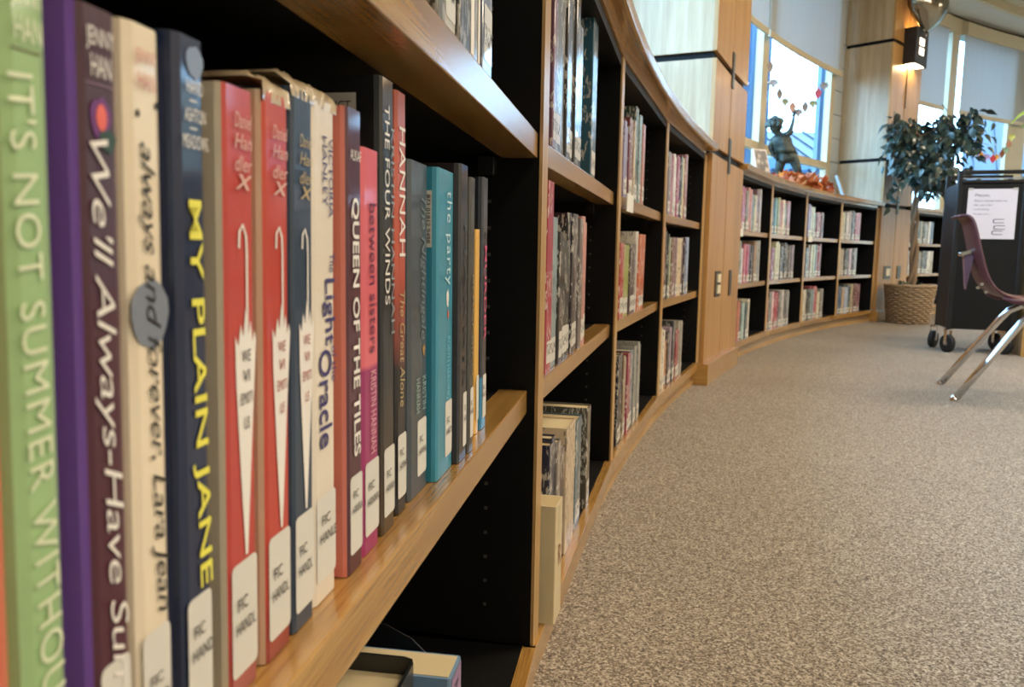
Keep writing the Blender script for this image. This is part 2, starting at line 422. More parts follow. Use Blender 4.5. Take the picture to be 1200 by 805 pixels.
# switches on the columns
def plate(i0, i1, z0, z1, lab, toggles, name='switch_plate'):
    p = MB().arc(i0, i1, -.027, -.02, z0, z1, 1).build(name, PLATE); tag(p, lab, 'switch', 'metal wall plates on the columns')
    for (a, b) in toggles: MB().arc(i0+(i1-i0)*.3, i0+(i1-i0)*.85, -.033, -.027, a, b, 1).build('toggle', CREAMP, p)
plate(3.28, 3.42, .405, .53, 'bronze double switch plate with two cream rockers, near column', [(.42, .46), (.475, .515)])
plate(3.68, 3.745, .395, .53, 'narrow bronze key plate on the near column', [])
plate(8.22, 8.40, .40, .525, 'silver rocker switch plate on the far column', [(.43, .50)])
plate(8.58, 8.68, .40, .525, 'narrow bronze key plate on the far column', [])

ORDW = 'first second third fourth fifth sixth seventh eighth ninth tenth eleventh'.split()
# ceiling light panels (real fittings, out of view above)
for k, (x, y) in enumerate([(1.9, -1.2), (1.9, 1.6), (3.3, 4.0), (4.6, 0.2), (5.0, 2.9), (5.6, 5.6), (7.6, 1.2), (7.8, 4.2), (4.6, -3.0), (7.6, -2.2), (8.2, 7.0)]):
    f = MB().box((x-.6, y-.3, 3.40), (1.2, 0, 0), (0, .6, 0), (0, 0, .025)).build('ceiling_light', METALP)
    tag(f, '%s recessed rectangular ceiling light counted from the back wall' % ORDW[k], 'light', 'recessed ceiling lights')
    MB().box((x-.56, y-.26, 3.394), (1.12, 0, 0), (0, .52, 0), (0, 0, .006)).build('diffuser', emit('lit_diffuser', LAMP_C, 5), f)
    ld = bpy.data.lights.new('ceiling_lamp', 'AREA'); ld.shape = 'RECTANGLE'; ld.size = 1.1; ld.size_y = .5; ld.energy = LAMP_W; ld.color = LAMP_C
    lo = bpy.data.objects.new('ceiling_lamp', ld); COL.objects.link(lo); lo.location = (x, y, 3.388)
# daylight portals in the window openings
for i in (-6, -5, -4, -3, -2, -1, 0, 1, 2, 4, 5, 6, 7, 9, 10, 11, 12, 13):
    A, B = RP(i, .52), RP(i+1, .52); c = (A+B)/2
    ld = bpy.data.lights.new('portal', 'AREA'); ld.shape = 'RECTANGLE'; ld.size = (B-A).length; ld.size_y = 2.06; ld.cycles.is_portal = True
    lo = bpy.data.objects.new('portal', ld); COL.objects.link(lo)
    u = (B-A).normalized(); inw = Vector((u.y, -u.x, 0))
    m = Matrix((u, u.cross(-inw)*-1, -inw)).transposed()
    m = Matrix((u, (-inw).cross(u), -inw)).transposed().to_4x4(); m.translation = Vector((c.x, c.y, 2.13)); lo.matrix_world = m

# ================================================================ OUTDOORS
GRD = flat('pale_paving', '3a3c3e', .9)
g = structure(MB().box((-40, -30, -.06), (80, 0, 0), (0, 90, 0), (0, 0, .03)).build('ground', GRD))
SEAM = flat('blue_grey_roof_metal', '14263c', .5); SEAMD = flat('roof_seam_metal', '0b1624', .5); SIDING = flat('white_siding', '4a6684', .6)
nb = empty('building', label='low neighbouring building with blue-grey metal roof seen through the window behind the statue', cat='building')
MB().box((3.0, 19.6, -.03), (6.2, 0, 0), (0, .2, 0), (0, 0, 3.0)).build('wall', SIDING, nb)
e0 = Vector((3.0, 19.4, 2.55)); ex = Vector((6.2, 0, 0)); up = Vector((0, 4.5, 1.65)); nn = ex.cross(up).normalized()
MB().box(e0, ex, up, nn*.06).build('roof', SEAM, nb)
for k in range(14): MB().box(e0+ex*(k+.5)/14+nn*.06, Vector((.05, 0, 0)), up, nn*.04).build('roof_seam', SEAMD, nb)
nb2 = empty('building', label='taller metal-roofed building with slanting seams seen behind the black cart', cat='building')
e0 = Vector((10.3, 18.2, 1.3)); ex = Vector((6.5, -2.2, .0)); up = Vector((3.4, 6.5, 4.0)); nn = ex.cross(up).normalized()
MB().box(e0, ex, up, nn*.06).build('roof', SEAM, nb2)
for k in range(13): MB().box(e0+ex*(k+.5)/13+nn*.06, ex.normalized()*.09, up, nn*.06).build('roof_seam', SEAMD, nb2)
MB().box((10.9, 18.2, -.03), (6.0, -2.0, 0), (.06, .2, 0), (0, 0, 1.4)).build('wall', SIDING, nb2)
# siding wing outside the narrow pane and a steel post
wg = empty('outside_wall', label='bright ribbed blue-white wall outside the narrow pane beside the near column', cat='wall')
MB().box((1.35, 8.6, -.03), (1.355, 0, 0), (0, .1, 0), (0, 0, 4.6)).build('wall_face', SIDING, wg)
for k in range(11): MB().box((1.40+k*.12, 8.57, 0), (.035, 0, 0), (0, .03, 0), (0, 0, 4.57)).build('rib', SIDING, wg)
ps = empty('outside_post', label='blue-lit steel post outside the window, right of the bright sky', cat='post')
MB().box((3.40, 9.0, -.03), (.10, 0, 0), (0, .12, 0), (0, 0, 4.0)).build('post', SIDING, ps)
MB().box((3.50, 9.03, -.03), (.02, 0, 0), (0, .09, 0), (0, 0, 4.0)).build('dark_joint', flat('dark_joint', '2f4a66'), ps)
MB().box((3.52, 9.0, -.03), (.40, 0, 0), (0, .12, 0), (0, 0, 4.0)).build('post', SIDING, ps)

# ================================================================ BOOKS
LAB = flat('call_number_label', 'd8d6ce', .5)
def labelmat():
    t = NT('printed_label'); uv = t.n('ShaderNodeUVMap').outputs[0]
    f = t.noise(t.mapv(uv, (260, 160, 1)), 1, 2); g = t.n('ShaderNodeSeparateXYZ'); t.l(uv, g.inputs[0])
    band = t.math('MULTIPLY', t.math('GREATER_THAN', g.outputs[1], .012), t.math('LESS_THAN', g.outputs[1], .028))
    m = t.math('MULTIPLY', band, t.math('GREATER_THAN', f, .52))
    t.l(t.mix(m, lin('d8d6ce'), lin('3a3835')), t.b.inputs['Base Color']); t.set(Roughness=.4, Coat_Weight=.4); return t.m
LABP = labelmat()
def book(a, u, n, z, s, w, h, nf, col, label, group, seed=0, depth=.145, lean=0, lab=(.008, .05), pr=.75, paper=True, mat=None, rnd=.0022, jag=0, labx=(.14, .94), col2=None, inset=.003, side=None):
    """upright book: spine towards the room. (s, nf) near spine corner in the bay frame"""
    t = .0022; tl = math.tan(math.radians(lean))
    def P(x, y, zz): return a+u*(s+x+zz*tl)+n*(nf+y)+Z*(z+zz)
    c = min(rnd, w*.3); d = depth
    outer = [(0, d), (0, c), (c*.3, c*.3), (c, 0), (w-c, 0), (w-c*.3, c*.3), (w, c), (w, d)]
    ci = min(c, w/2-t-.0002)
    inner = [(t, d), (t, c+t*.6), (t+.0002, t+.0004), (t+.0004, t), (w-t-.0004, t), (w-t-.0002, t+.0004), (w-t, c+t*.6), (w-t, d)]
    V = []; 
    for (x, y) in outer+inner: V.append(P(x, y, 0))
    for (x, y) in outer+inner: V.append(P(x, y, h))
    Fc, UV = [], []; N8 = 8; acc = [0]
    for k in range(7): acc.append(acc[-1]+math.dist(outer[k], outer[k+1]))
    def q(i0, i1, i2, i3, uv): Fc.append((i0, i1, i2, i3)); UV.extend(uv)
    for k in range(7):
        q(k, k+1, 16+k+1, 16+k, [(acc[k], 0), (acc[k+1], 0), (acc[k+1], h), (acc[k], h)])
        q(8+k+1, 8+k, 24+k, 24+k+1, [(0, 0)]*4)
        q(16+k, 16+k+1, 24+k+1, 24+k, [(acc[k], h)]*4); q(k+1, k, 8+k, 8+k+1, [(0, 0)]*4)
    for k in (0, 7): q(k, 8+k, 24+k, 16+k, [(0, 0)]*4)
    m = mat or coverstock(col, .2, seed, pr, col2)
    o = raw('book', V, Fc, m, None, UV); tag(o, label, 'book', group)
    if side:
        o.data.materials.append(side)
        for q_ in (0, 4): o.data.polygons[q_].material_index = 1
    if paper and w > .007:
        i = inset
        vs = [P(t, t, i), P(w-t, t, i), P(w-t, d-.005, i), P(t, d-.005, i), P(t, t, h-i), P(w-t, t, h-i), P(w-t, d-.005, h-i), P(t, d-.005, h-i)]
        raw('page_block', vs, [(0, 3, 2, 1), (4, 5, 6, 7), (0, 1, 5, 4), (1, 2, 6, 5), (2, 3, 7, 6), (3, 0, 4, 7)], PAPER if seed % 3 else PAPERG, o)
    if lab:
        x0, x1 = max(c*.6, w*labx[0]), min(w-c*.6, w*labx[1]); z0, z1 = lab
        r = min(.0025, (x1-x0)*.3); pts = []
        for cx_, cz, a0 in ((x1-r, z1-r, 0), (x0+r, z1-r, 90), (x0+r, z0+r, 180), (x1-r, z0+r, 270)):
            for k in range(4):
                an = math.radians(a0+30*k); pts.append((cx_+r*math.cos(an), cz+r*math.sin(an)))
        raw('spine_label', [P(x, -.0003, zz) for x, zz in pts], [tuple(range(len(pts)))], LABP if mat is None else LAB, o, [(x, zz-z0) for x, zz in pts])
    o['_w'] = w
    del o['_w']
    return o, P
SNAME = {'t': 'top', 'm': 'middle', 'b': 'bottom'}; SZ = {'t': .754, 'm': .444, 'b': .11}; SN = {'t': .014, 'm': .018, 'b': .012}
ORD = ['first', 'second', 'third', 'fourth', 'fifth', 'sixth', 'seventh', 'eighth', 'ninth', 'tenth', 'eleventh', 'twelfth', 'thirteenth', 'fourteenth', 'fifteenth', 'sixteenth', 'seventeenth']
BSHORT = {0: 'second bay', 1: 'third bay', 2: 'fourth bay', 4: 'first bay past the near column', 5: 'second bay past the near column',
          6: 'third bay past the near column', 7: 'last bay before the far column', 9: 'bay behind the ficus', 10: 'bay beside the black cart'}
SHELVED=[
(0,'t',0.124,0.0235,0.215,'8d6a78','pink and white',0),
(0,'t',0.155,0.041,0.238,'6f6d66','silver grey',0),
(0,'t',0.1965,0.041,0.238,'6f6d66','silver grey',0),
(0,'t',0.241,0.0362,0.276,'3a3835','charcoal',0),
(0,'t',0.2777,0.0362,0.267,'3a3835','charcoal',0),
(0,'t',0.3143,0.0362,0.276,'3a3835','charcoal',0),
(0,'t',0.354,0.0465,0.224,'2f3a4a','dark slate',0),
(0,'t',0.545,0.0635,0.292,'3f6f80','teal blue',0),
(0,'m',0.133,0.0425,0.267,'b03050','crimson pink',0),
(0,'m',0.178,0.0485,0.22,'9fb0b3','pale blue grey',0),
(0,'m',0.229,0.034,0.2,'3a3028','dark brown',0),
(0,'m',0.268,0.0595,0.188,'1f3a30','dark green',0),
(0,'m',0.329,0.029,0.233,'3a2c35','black and cream',0),
(0,'m',0.3585,0.029,0.233,'3a2c35','black and cream',0),
(0,'m',0.391,0.0395,0.234,'77706f','grey patterned',0),
(0,'m',0.431,0.0395,0.228,'77706f','grey patterned',0),
(0,'m',0.474,0.0365,0.234,'d9a59d','pale pink',0),
(0,'m',0.511,0.0365,0.225,'d9a59d','pale pink',0),
(0,'b',0.154,0.028,0.225,'3b3f5c','navy and white',0),
(0,'b',0.1825,0.028,0.229,'3b3f5c','navy and white',0),
(0,'b',0.213,0.0275,0.216,'8d8680','thin grey',0),
(0,'b',0.243,0.0325,0.197,'4a2027','maroon',0),
(0,'b',0.276,0.0325,0.188,'4a2027','maroon',0),
(0,'b',0.312,0.0905,0.215,'d8c8b0','cream and pink',0),
(0,'b',0.43,0.0655,0.202,'5f7f8e','blue grey',0),
(0,'b',0.555,0.0435,0.202,'6a6456','olive grey',0),
(1,'t',0.141,0.0325,0.187,'a9a4c0','lavender',0),
(1,'t',0.174,0.0325,0.178,'a9a4c0','lavender',0),
(1,'t',0.212,0.037,0.206,'8a4f5c','dusty maroon',0),
(1,'t',0.2495,0.037,0.206,'8a4f5c','dusty maroon',0),
(1,'t',0.289,0.0235,0.21,'d8cdb8','thin cream',0),
(1,'t',0.316,0.033,0.252,'35564f','dark teal green',0),
(1,'t',0.3495,0.033,0.252,'35564f','dark teal green',0),
(1,'t',0.386,0.03,0.24,'a8bcc0','light blue grey',0),
(1,'t',0.4165,0.03,0.244,'a8bcc0','light blue grey',0),
(1,'t',0.449,0.0405,0.224,'c89a93','thin pink',0),
(1,'m',0.159,0.0605,0.195,'b8473f','brick red',0),
(1,'m',0.225,0.0845,0.191,'a9b060','yellow green',1),
(1,'m',0.314,0.0915,0.194,'5a4448','dark plum',2),
(1,'m',0.41,0.0475,0.231,'d9d5cd','white',4),
(1,'m',0.468,0.1125,0.225,'c9764c','orange',4),
(1,'b',0.148,0.037,0.239,'2c3444','navy',0),
(1,'b',0.1855,0.037,0.239,'2c3444','navy',0),
(1,'b',0.228,0.0265,0.228,'a08f78','thin tan',0),
(1,'b',0.255,0.0265,0.219,'a08f78','thin tan',0),
(1,'b',0.288,0.0335,0.228,'a03a5c','magenta',0),
(1,'b',0.322,0.0335,0.222,'a03a5c','magenta',0),
(1,'b',0.362,0.0485,0.226,'8291a0','thin blue grey',0),
(1,'b',0.417,0.0315,0.234,'a8aaa6','silver grey',0),
(1,'b',0.449,0.0315,0.228,'a8aaa6','silver grey',0),
(1,'b',0.481,0.0315,0.238,'a8aaa6','silver grey',0),
(1,'b',0.513,0.0315,0.225,'a8aaa6','silver grey',0),
(2,'t',0.083,0.0345,0.218,'6d4a3e','thin brown',0),
(2,'t',0.12,0.0485,0.222,'8f8288','mauve grey',0),
(2,'t',0.171,0.027,0.219,'c9a9b4','pink and white',0),
(2,'t',0.1985,0.027,0.219,'c9a9b4','pink and white',0),
(2,'t',0.232,0.0325,0.227,'ece9e4','white',0),
(2,'t',0.265,0.0325,0.218,'ece9e4','white',0),
(2,'t',0.305,0.035,0.228,'b06f93','pink purple',0),
(2,'t',0.3405,0.035,0.228,'b06f93','pink purple',0),
(2,'t',0.378,0.026,0.234,'4d5f6d','dark blue grey',0),
(2,'t',0.4045,0.026,0.238,'4d5f6d','dark blue grey',0),
(2,'t',0.434,0.0425,0.236,'e4ddb8','thin cream',0),
(2,'t',0.479,0.038,0.254,'a87d86','dusty mauve',0),
(2,'t',0.5175,0.038,0.258,'a87d86','dusty mauve',0),
(2,'m',0.102,0.026,0.258,'8b4a3c','brown red',0),
(2,'m',0.1285,0.026,0.262,'8b4a3c','brown red',0),
(2,'m',0.16,0.0305,0.25,'3f4a48','dark patterned',0),
(2,'m',0.191,0.0305,0.241,'3f4a48','dark patterned',0),
(2,'m',0.224,0.0425,0.228,'b9c3a5','light green',0),
(2,'m',0.271,0.031,0.229,'8d6a5e','brown',0),
(2,'m',0.3025,0.031,0.229,'8d6a5e','brown',0),
(2,'m',0.336,0.029,0.231,'b09a9c','pinkish grey',0),
(2,'m',0.3655,0.029,0.231,'b09a9c','pinkish grey',0),
(2,'m',0.405,0.041,0.231,'e0d2b8','cream',0),
(2,'m',0.4465,0.041,0.231,'e0d2b8','cream',0),
(2,'m',0.492,0.031,0.232,'6d2430','maroon',0),
(2,'m',0.5235,0.031,0.232,'6d2430','maroon',0),
(2,'m',0.559,0.026,0.233,'3f3352','dark purple',0),
(2,'m',0.5855,0.026,0.237,'3f3352','dark purple',0),
(2,'m',0.617,0.0495,0.238,'b7c3dc','pale blue',0),
(2,'b',0.06,0.0385,0.184,'7a4a35','brown',0),
(2,'b',0.107,0.0305,0.229,'e6e0d2','white',0),
(2,'b',0.138,0.0305,0.22,'e6e0d2','white',0),
(2,'b',0.175,0.0415,0.174,'c9935f','tan orange',0),
(2,'b',0.222,0.03,0.198,'4f4a4b','dark grey',0),
(2,'b',0.2525,0.03,0.202,'4f4a4b','dark grey',0),
(2,'b',0.287,0.0425,0.218,'b3a3b5','lavender grey',0),
(2,'b',0.334,0.0335,0.238,'39414d','navy grey',0),
(2,'b',0.368,0.0335,0.232,'39414d','navy grey',0),
(2,'b',0.406,0.0385,0.2,'a84a55','rose red',0),
(2,'b',0.445,0.0385,0.191,'a84a55','rose red',0),
(2,'b',0.489,0.0285,0.227,'b3b1a8','silver grey',0),
(2,'b',0.518,0.0285,0.227,'b3b1a8','silver grey',0),
(2,'b',0.547,0.0285,0.221,'b3b1a8','silver grey',0),
(4,'t',0.089,0.0245,0.229,'d8a8b8','thin pale pink',0),
(4,'t',0.116,0.0205,0.227,'302c30','thin black',0),
(4,'t',0.138,0.0395,0.234,'efeae8','white',0),
(4,'t',0.187,0.0455,0.249,'b87a98','pink purple',0),
(4,'t',0.233,0.0455,0.243,'b87a98','pink purple',0),
(4,'t',0.282,0.032,0.231,'8a8f85','grey green',0),
(4,'t',0.3145,0.032,0.235,'8a8f85','grey green',0),
(4,'t',0.354,0.0405,0.253,'d8b0b0','pink and white',0),
(4,'t',0.395,0.0405,0.244,'d8b0b0','pink and white',0),
(4,'t',0.44,0.0615,0.218,'7f97a0','teal grey',0),
(4,'t',0.505,0.033,0.22,'dcdac8','cream',0),
(4,'t',0.5385,0.033,0.22,'dcdac8','cream',0),
(4,'t',0.576,0.0605,0.26,'9a8290','mauve grey',0),
(4,'t',0.641,0.031,0.265,'c9c9cc','pale grey',0),
(4,'t',0.6725,0.031,0.265,'c9c9cc','pale grey',0),
(4,'m',0.141,0.0445,0.248,'3c4240','dark charcoal',0),
(4,'m',0.19,0.0545,0.247,'8a938f','grey',0),
(4,'m',0.25,0.0545,0.203,'dad6dc','white and black',0),
(4,'m',0.313,0.031,0.23,'d08fa0','pink',0),
(4,'m',0.3445,0.031,0.23,'d08fa0','pink',0),
(4,'m',0.379,0.0315,0.231,'b8588a','magenta pink',0),
(4,'m',0.411,0.0315,0.225,'b8588a','magenta pink',0),
(4,'m',0.447,0.0435,0.228,'5c4f80','purple',0),
(4,'m',0.494,0.036,0.222,'48444a','dark grey',0),
(4,'m',0.5305,0.036,0.226,'48444a','dark grey',0),
(4,'m',0.573,0.0385,0.25,'b79f88','tan',0),
(4,'m',0.612,0.0385,0.241,'b79f88','tan',0),
(4,'m',0.657,0.04,0.254,'b3b5b0','silver',0),
(4,'m',0.6975,0.04,0.258,'b3b5b0','silver',0),
(4,'b',0.143,0.0425,0.234,'8f8790','mauve grey',0),
(4,'b',0.189,0.0335,0.233,'cf8a70','salmon',0),
(4,'b',0.223,0.0335,0.227,'cf8a70','salmon',0),
(4,'b',0.261,0.0445,0.229,'4a4446','black and white',0),
(4,'b',0.311,0.036,0.212,'b8cfcd','pale teal',0),
(4,'b',0.3475,0.036,0.216,'b8cfcd','pale teal',0),
(4,'b',0.391,0.0555,0.213,'3f5f66','dark teal',0),
(4,'b',0.454,0.0455,0.232,'e6e2d2','white',0),
(5,'t',0.094,0.0415,0.232,'3f587a','navy blue',0),
(5,'t',0.141,0.031,0.236,'8fb8c0','light teal',0),
(5,'t',0.1725,0.031,0.236,'8fb8c0','light teal',0),
(5,'t',0.207,0.0495,0.246,'b5bd9a','sage',0),
(5,'t',0.262,0.033,0.229,'b8727a','rose',0),
(5,'t',0.2955,0.033,0.229,'b8727a','rose',0),
(5,'t',0.335,0.0555,0.237,'eadfce','cream',0),
(5,'t',0.394,0.0465,0.218,'7f8f7c','grey green',0),
(5,'t',0.449,0.041,0.237,'c3a8b5','lavender pink',0),
(5,'t',0.4905,0.041,0.237,'c3a8b5','lavender pink',0),
(5,'m',0.084,0.0305,0.225,'e6e0da','thin white',0),
(5,'m',0.117,0.045,0.218,'8f2f48','crimson',0),
(5,'m',0.1625,0.045,0.218,'8f2f48','crimson',0),
(5,'m',0.214,0.0438,0.256,'d5d3b5','cream and green',0),
(5,'m',0.2583,0.0438,0.26,'d5d3b5','cream and green',0),
(5,'m',0.3027,0.0438,0.247,'d5d3b5','cream and green',0),
(5,'m',0.353,0.0455,0.229,'4a5a70','blue dark grey',0),
(5,'m',0.399,0.0455,0.223,'4a5a70','blue dark grey',0),
(5,'m',0.451,0.0355,0.255,'3a3f44','charcoal',0),
(5,'m',0.487,0.0355,0.249,'3a3f44','charcoal',0),
(5,'m',0.526,0.0362,0.24,'6a5a50','brown',0),
(5,'m',0.5627,0.0362,0.231,'6a5a50','brown',0),
(5,'m',0.5993,0.0362,0.24,'6a5a50','brown',0),
(5,'m',0.639,0.041,0.243,'8f7f90','silver purple',0),
(5,'m',0.6805,0.041,0.243,'8f7f90','silver purple',0),
(5,'b',0.056,0.0525,0.218,'b56a70','rose',0),
(5,'b',0.115,0.0595,0.251,'8a8f88','grey',0),
(5,'b',0.179,0.0505,0.253,'e8c8cc','pale pink',0),
(5,'b',0.233,0.0362,0.245,'b04a62','crimson pink',0),
(5,'b',0.2697,0.0362,0.236,'b04a62','crimson pink',0),
(5,'b',0.3063,0.0362,0.245,'b04a62','crimson pink',0),
(5,'b',0.346,0.0365,0.251,'7d7a7c','mid grey',0),
(5,'b',0.383,0.0365,0.242,'7d7a7c','mid grey',0),
(5,'b',0.423,0.0525,0.257,'d5d2ce','white and grey',0),
(5,'b',0.483,0.0395,0.246,'55555a','dark grey',0),
(5,'b',0.523,0.0395,0.24,'55555a','dark grey',0),
(5,'b',0.566,0.0325,0.252,'a9abaa','silver',0),
(5,'b',0.599,0.0325,0.243,'a9abaa','silver',0),
(6,'t',0.101,0.0405,0.249,'a9a3c2','lavender',0),
(6,'t',0.142,0.0405,0.24,'a9a3c2','lavender',0),
(6,'t',0.186,0.037,0.231,'cfd8cc','cream and mint',0),
(6,'t',0.2235,0.037,0.231,'cfd8cc','cream and mint',0),
(6,'t',0.265,0.0495,0.189,'352a32','black',0),
(6,'t',0.318,0.0385,0.195,'9a3040','crimson',0),
(6,'t',0.357,0.0385,0.199,'9a3040','crimson',0),
(6,'t',0.396,0.0385,0.186,'9a3040','crimson',0),
(6,'t',0.438,0.0335,0.202,'6f2a34','maroon',0),
(6,'t',0.472,0.0335,0.196,'6f2a34','maroon',0),
(6,'m',0.11,0.033,0.227,'76828c','blue grey',0),
(6,'m',0.1435,0.033,0.227,'76828c','blue grey',0),
(6,'m',0.18,0.0325,0.248,'a08a78','tan and purple',0),
(6,'m',0.213,0.0325,0.239,'a08a78','tan and purple',0),
(6,'m',0.251,0.045,0.254,'c6cdb8','mint cream',0),
(6,'m',0.2965,0.045,0.254,'c6cdb8','mint cream',0),
(6,'m',0.348,0.0465,0.255,'2c2528','black',0),
(6,'m',0.397,0.0315,0.252,'9f3545','crimson',0),
(6,'m',0.429,0.0315,0.246,'9f3545','crimson',0),
(6,'m',0.464,0.0415,0.265,'7a3a4a','maroon and white',0),
(6,'b',0.082,0.036,0.236,'e4dcc8','cream',0),
(6,'b',0.1185,0.036,0.24,'e4dcc8','cream',0),
(6,'b',0.16,0.0515,0.237,'2b2a2c','black',0),
(6,'b',0.215,0.0555,0.244,'34504a','dark green',0),
(6,'b',0.275,0.04,0.232,'a9bcc0','pale blue',0),
(6,'b',0.3155,0.04,0.236,'a9bcc0','pale blue',0),
(6,'b',0.361,0.0355,0.261,'c25062','rose red',0),
(6,'b',0.397,0.0355,0.255,'c25062','rose red',0),
(6,'b',0.439,0.038,0.21,'e2dac4','ivory',0),
(6,'b',0.4775,0.038,0.214,'e2dac4','ivory',0),
(6,'b',0.519,0.043,0.234,'9a9c98','silver grey',0),
(6,'b',0.5625,0.043,0.234,'9a9c98','silver grey',0),
(7,'t',0.06,0.0415,0.235,'d8d3bc','cream',0),
(7,'t',0.102,0.0415,0.229,'d8d3bc','cream',0),
(7,'t',0.148,0.0305,0.232,'2f5a58','thin dark teal',0),
(7,'t',0.182,0.0505,0.235,'e4e2e2','white',0),
(7,'t',0.236,0.038,0.246,'bdb5b8','grey and white',0),
(7,'t',0.2745,0.038,0.25,'bdb5b8','grey and white',0),
(7,'t',0.318,0.0405,0.255,'5a6270','slate',0),
(7,'t',0.359,0.0405,0.246,'5a6270','slate',0),
(7,'t',0.405,0.066,0.24,'b87a90','mauve pink',0),
(7,'t',0.4715,0.066,0.244,'b87a90','mauve pink',0),
(7,'m',0.093,0.0345,0.235,'c8bda8','cream grey',0),
(7,'m',0.128,0.0345,0.226,'c8bda8','cream grey',0),
(7,'m',0.166,0.0345,0.233,'55504f','dark grey',0),
(7,'m',0.201,0.0345,0.224,'55504f','dark grey',0),
(7,'m',0.238,0.035,0.233,'3d3a3c','charcoal',0),
(7,'m',0.2735,0.035,0.233,'3d3a3c','charcoal',0),
(7,'m',0.313,0.0495,0.234,'cdb4ba','pink and white',0),
(7,'m',0.366,0.0415,0.235,'542c3a','dark maroon',0),
(7,'m',0.408,0.0415,0.229,'542c3a','dark maroon',0),
(7,'m',0.454,0.0535,0.24,'9fa09a','silver',0),
(7,'b',0.083,0.045,0.24,'56728c','steel blue',0),
(7,'b',0.1285,0.045,0.24,'56728c','steel blue',0),
(7,'b',0.177,0.0545,0.231,'cdb79a','cream tan',0),
(7,'b',0.236,0.0455,0.233,'b9c4d6','pale blue lavender',0),
(7,'b',0.282,0.0455,0.227,'b9c4d6','pale blue lavender',0),
(7,'b',0.332,0.0545,0.248,'48686a','teal grey',0),
(7,'b',0.391,0.035,0.255,'bfb59c','khaki cream',0),
(7,'b',0.4265,0.035,0.255,'bfb59c','khaki cream',0),
(7,'b',0.465,0.043,0.258,'80565a','mauve brown',0),
(7,'b',0.5085,0.043,0.258,'80565a','mauve brown',0),
(7,'b',0.554,0.038,0.247,'8f6a75','dusty mauve',0),
(7,'b',0.5925,0.038,0.251,'8f6a75','dusty mauve',0),
(9,'t',0.088,0.0465,0.221,'6d4a44','brown',0),
(9,'t',0.139,0.0595,0.236,'c39aa8','mauve pink',0),
(9,'t',0.204,0.0495,0.227,'9f8792','mauve grey',0),
(9,'t',0.254,0.0495,0.221,'9f8792','mauve grey',0),
(9,'t',0.314,0.0575,0.226,'6d7a7c','slate grey',0),
(9,'t',0.378,0.0555,0.228,'b9b5a8','pale tan',0),
(9,'t',0.44,0.0465,0.217,'5f6a70','blue grey',0),
(9,'t',0.49,0.0345,0.216,'b8bdc0','grey and white',0),
(9,'t',0.525,0.0345,0.207,'b8bdc0','grey and white',0),
(9,'t',0.565,0.0555,0.228,'e6e8ea','white',0),
(9,'t',0.624,0.0335,0.231,'93a9c6','pale blue',0),
(9,'t',0.658,0.0335,0.225,'93a9c6','pale blue',0),
(9,'m',0.107,0.0415,0.227,'3a3a38','charcoal',0),
(9,'m',0.151,0.034,0.228,'e6e4dc','white',0),
(9,'m',0.1855,0.034,0.232,'e6e4dc','white',0),
(9,'m',0.227,0.0375,0.226,'8c9496','grey',0),
(9,'m',0.265,0.0375,0.22,'8c9496','grey',0),
(9,'m',0.309,0.0335,0.227,'6b5a50','brown',0),
(9,'m',0.343,0.0335,0.221,'6b5a50','brown',0),
(9,'m',0.383,0.0385,0.228,'a8a498','pale grey',0),
(9,'m',0.422,0.0385,0.219,'a8a498','pale grey',0),
(9,'m',0.468,0.036,0.232,'6f7472','mid grey',0),
(9,'m',0.5045,0.036,0.236,'6f7472','mid grey',0),
(9,'m',0.544,0.0575,0.233,'4c5456','dark grey',0),
(9,'m',0.604,0.0575,0.233,'eceae4','thin white',0),
(9,'m',0.669,0.037,0.234,'d8d8d0','ivory',0),
(9,'m',0.7065,0.037,0.234,'d8d8d0','ivory',0),
(10,'t',0.047,0.0535,0.219,'6d7076','dark grey',0),
(10,'t',0.104,0.0415,0.222,'54585e','charcoal',0),
(10,'t',0.146,0.0415,0.216,'54585e','charcoal',0),
(10,'m',0.068,0.0575,0.234,'9a9a90','grey',0),
(10,'m',0.128,0.036,0.235,'75688a','purple grey',0),
(10,'m',0.1645,0.036,0.239,'75688a','purple grey',0),
(10,'b',0.072,0.0505,0.25,'55584a','olive black',0),
(10,'b',0.126,0.041,0.249,'c2c4b4','pale cream grey',0),
(10,'b',0.1675,0.041,0.249,'c2c4b4','pale cream grey',0),
]

cnt = {}
for k, (b, l, s, w, h, c, nm, lean) in enumerate(SHELVED):
    a, u, n, L = frame(b); i = cnt.get((b, l), 0); cnt[(b, l)] = i+1
    nf = SN[l]+((k*7) % 5-2)*.0012; dep = .135+((k*5) % 4)*.012
    lab = '%s book, %s from left, %s shelf, %s' % (nm, ORD[i], SNAME[l], BSHORT[b])
    rng = random.Random(k)
    lt = (.006+rng.random()*.006, .042+rng.random()*.012) if rng.random() < .9 else None
    book(a, u, n, SZ[l]+.0005, s, w, h, nf, c, lab, 'books on the %s shelf, %s' % (SNAME[l], BSHORT[b]), k, dep, lean, lt, .6)
# the cream paperback standing proud of the upright at the floor shelf of bay two
a, u, n, L = frame(0)
pb, P = book(a, u, n, .1105, .064, .050, .165, -.016, 'dccfae', 'cream paperback jutting past the upright, bottom shelf, second bay', 'books on the bottom shelf, second bay', 3, .13, 0, None, 0, inset=.0)
RST = flat('rust_ink', '8a5a3c', .6)
lettering('cover_lettering', 'R', RST, pb, P(.03, -.0004, .09), u, Z, .02, .03)
lettering('barcode_lettering', '||||||||||||||', flat('grey_ink', '77736a'), pb, P(.018, -.0004, .14), -Z, u, .04, .008)

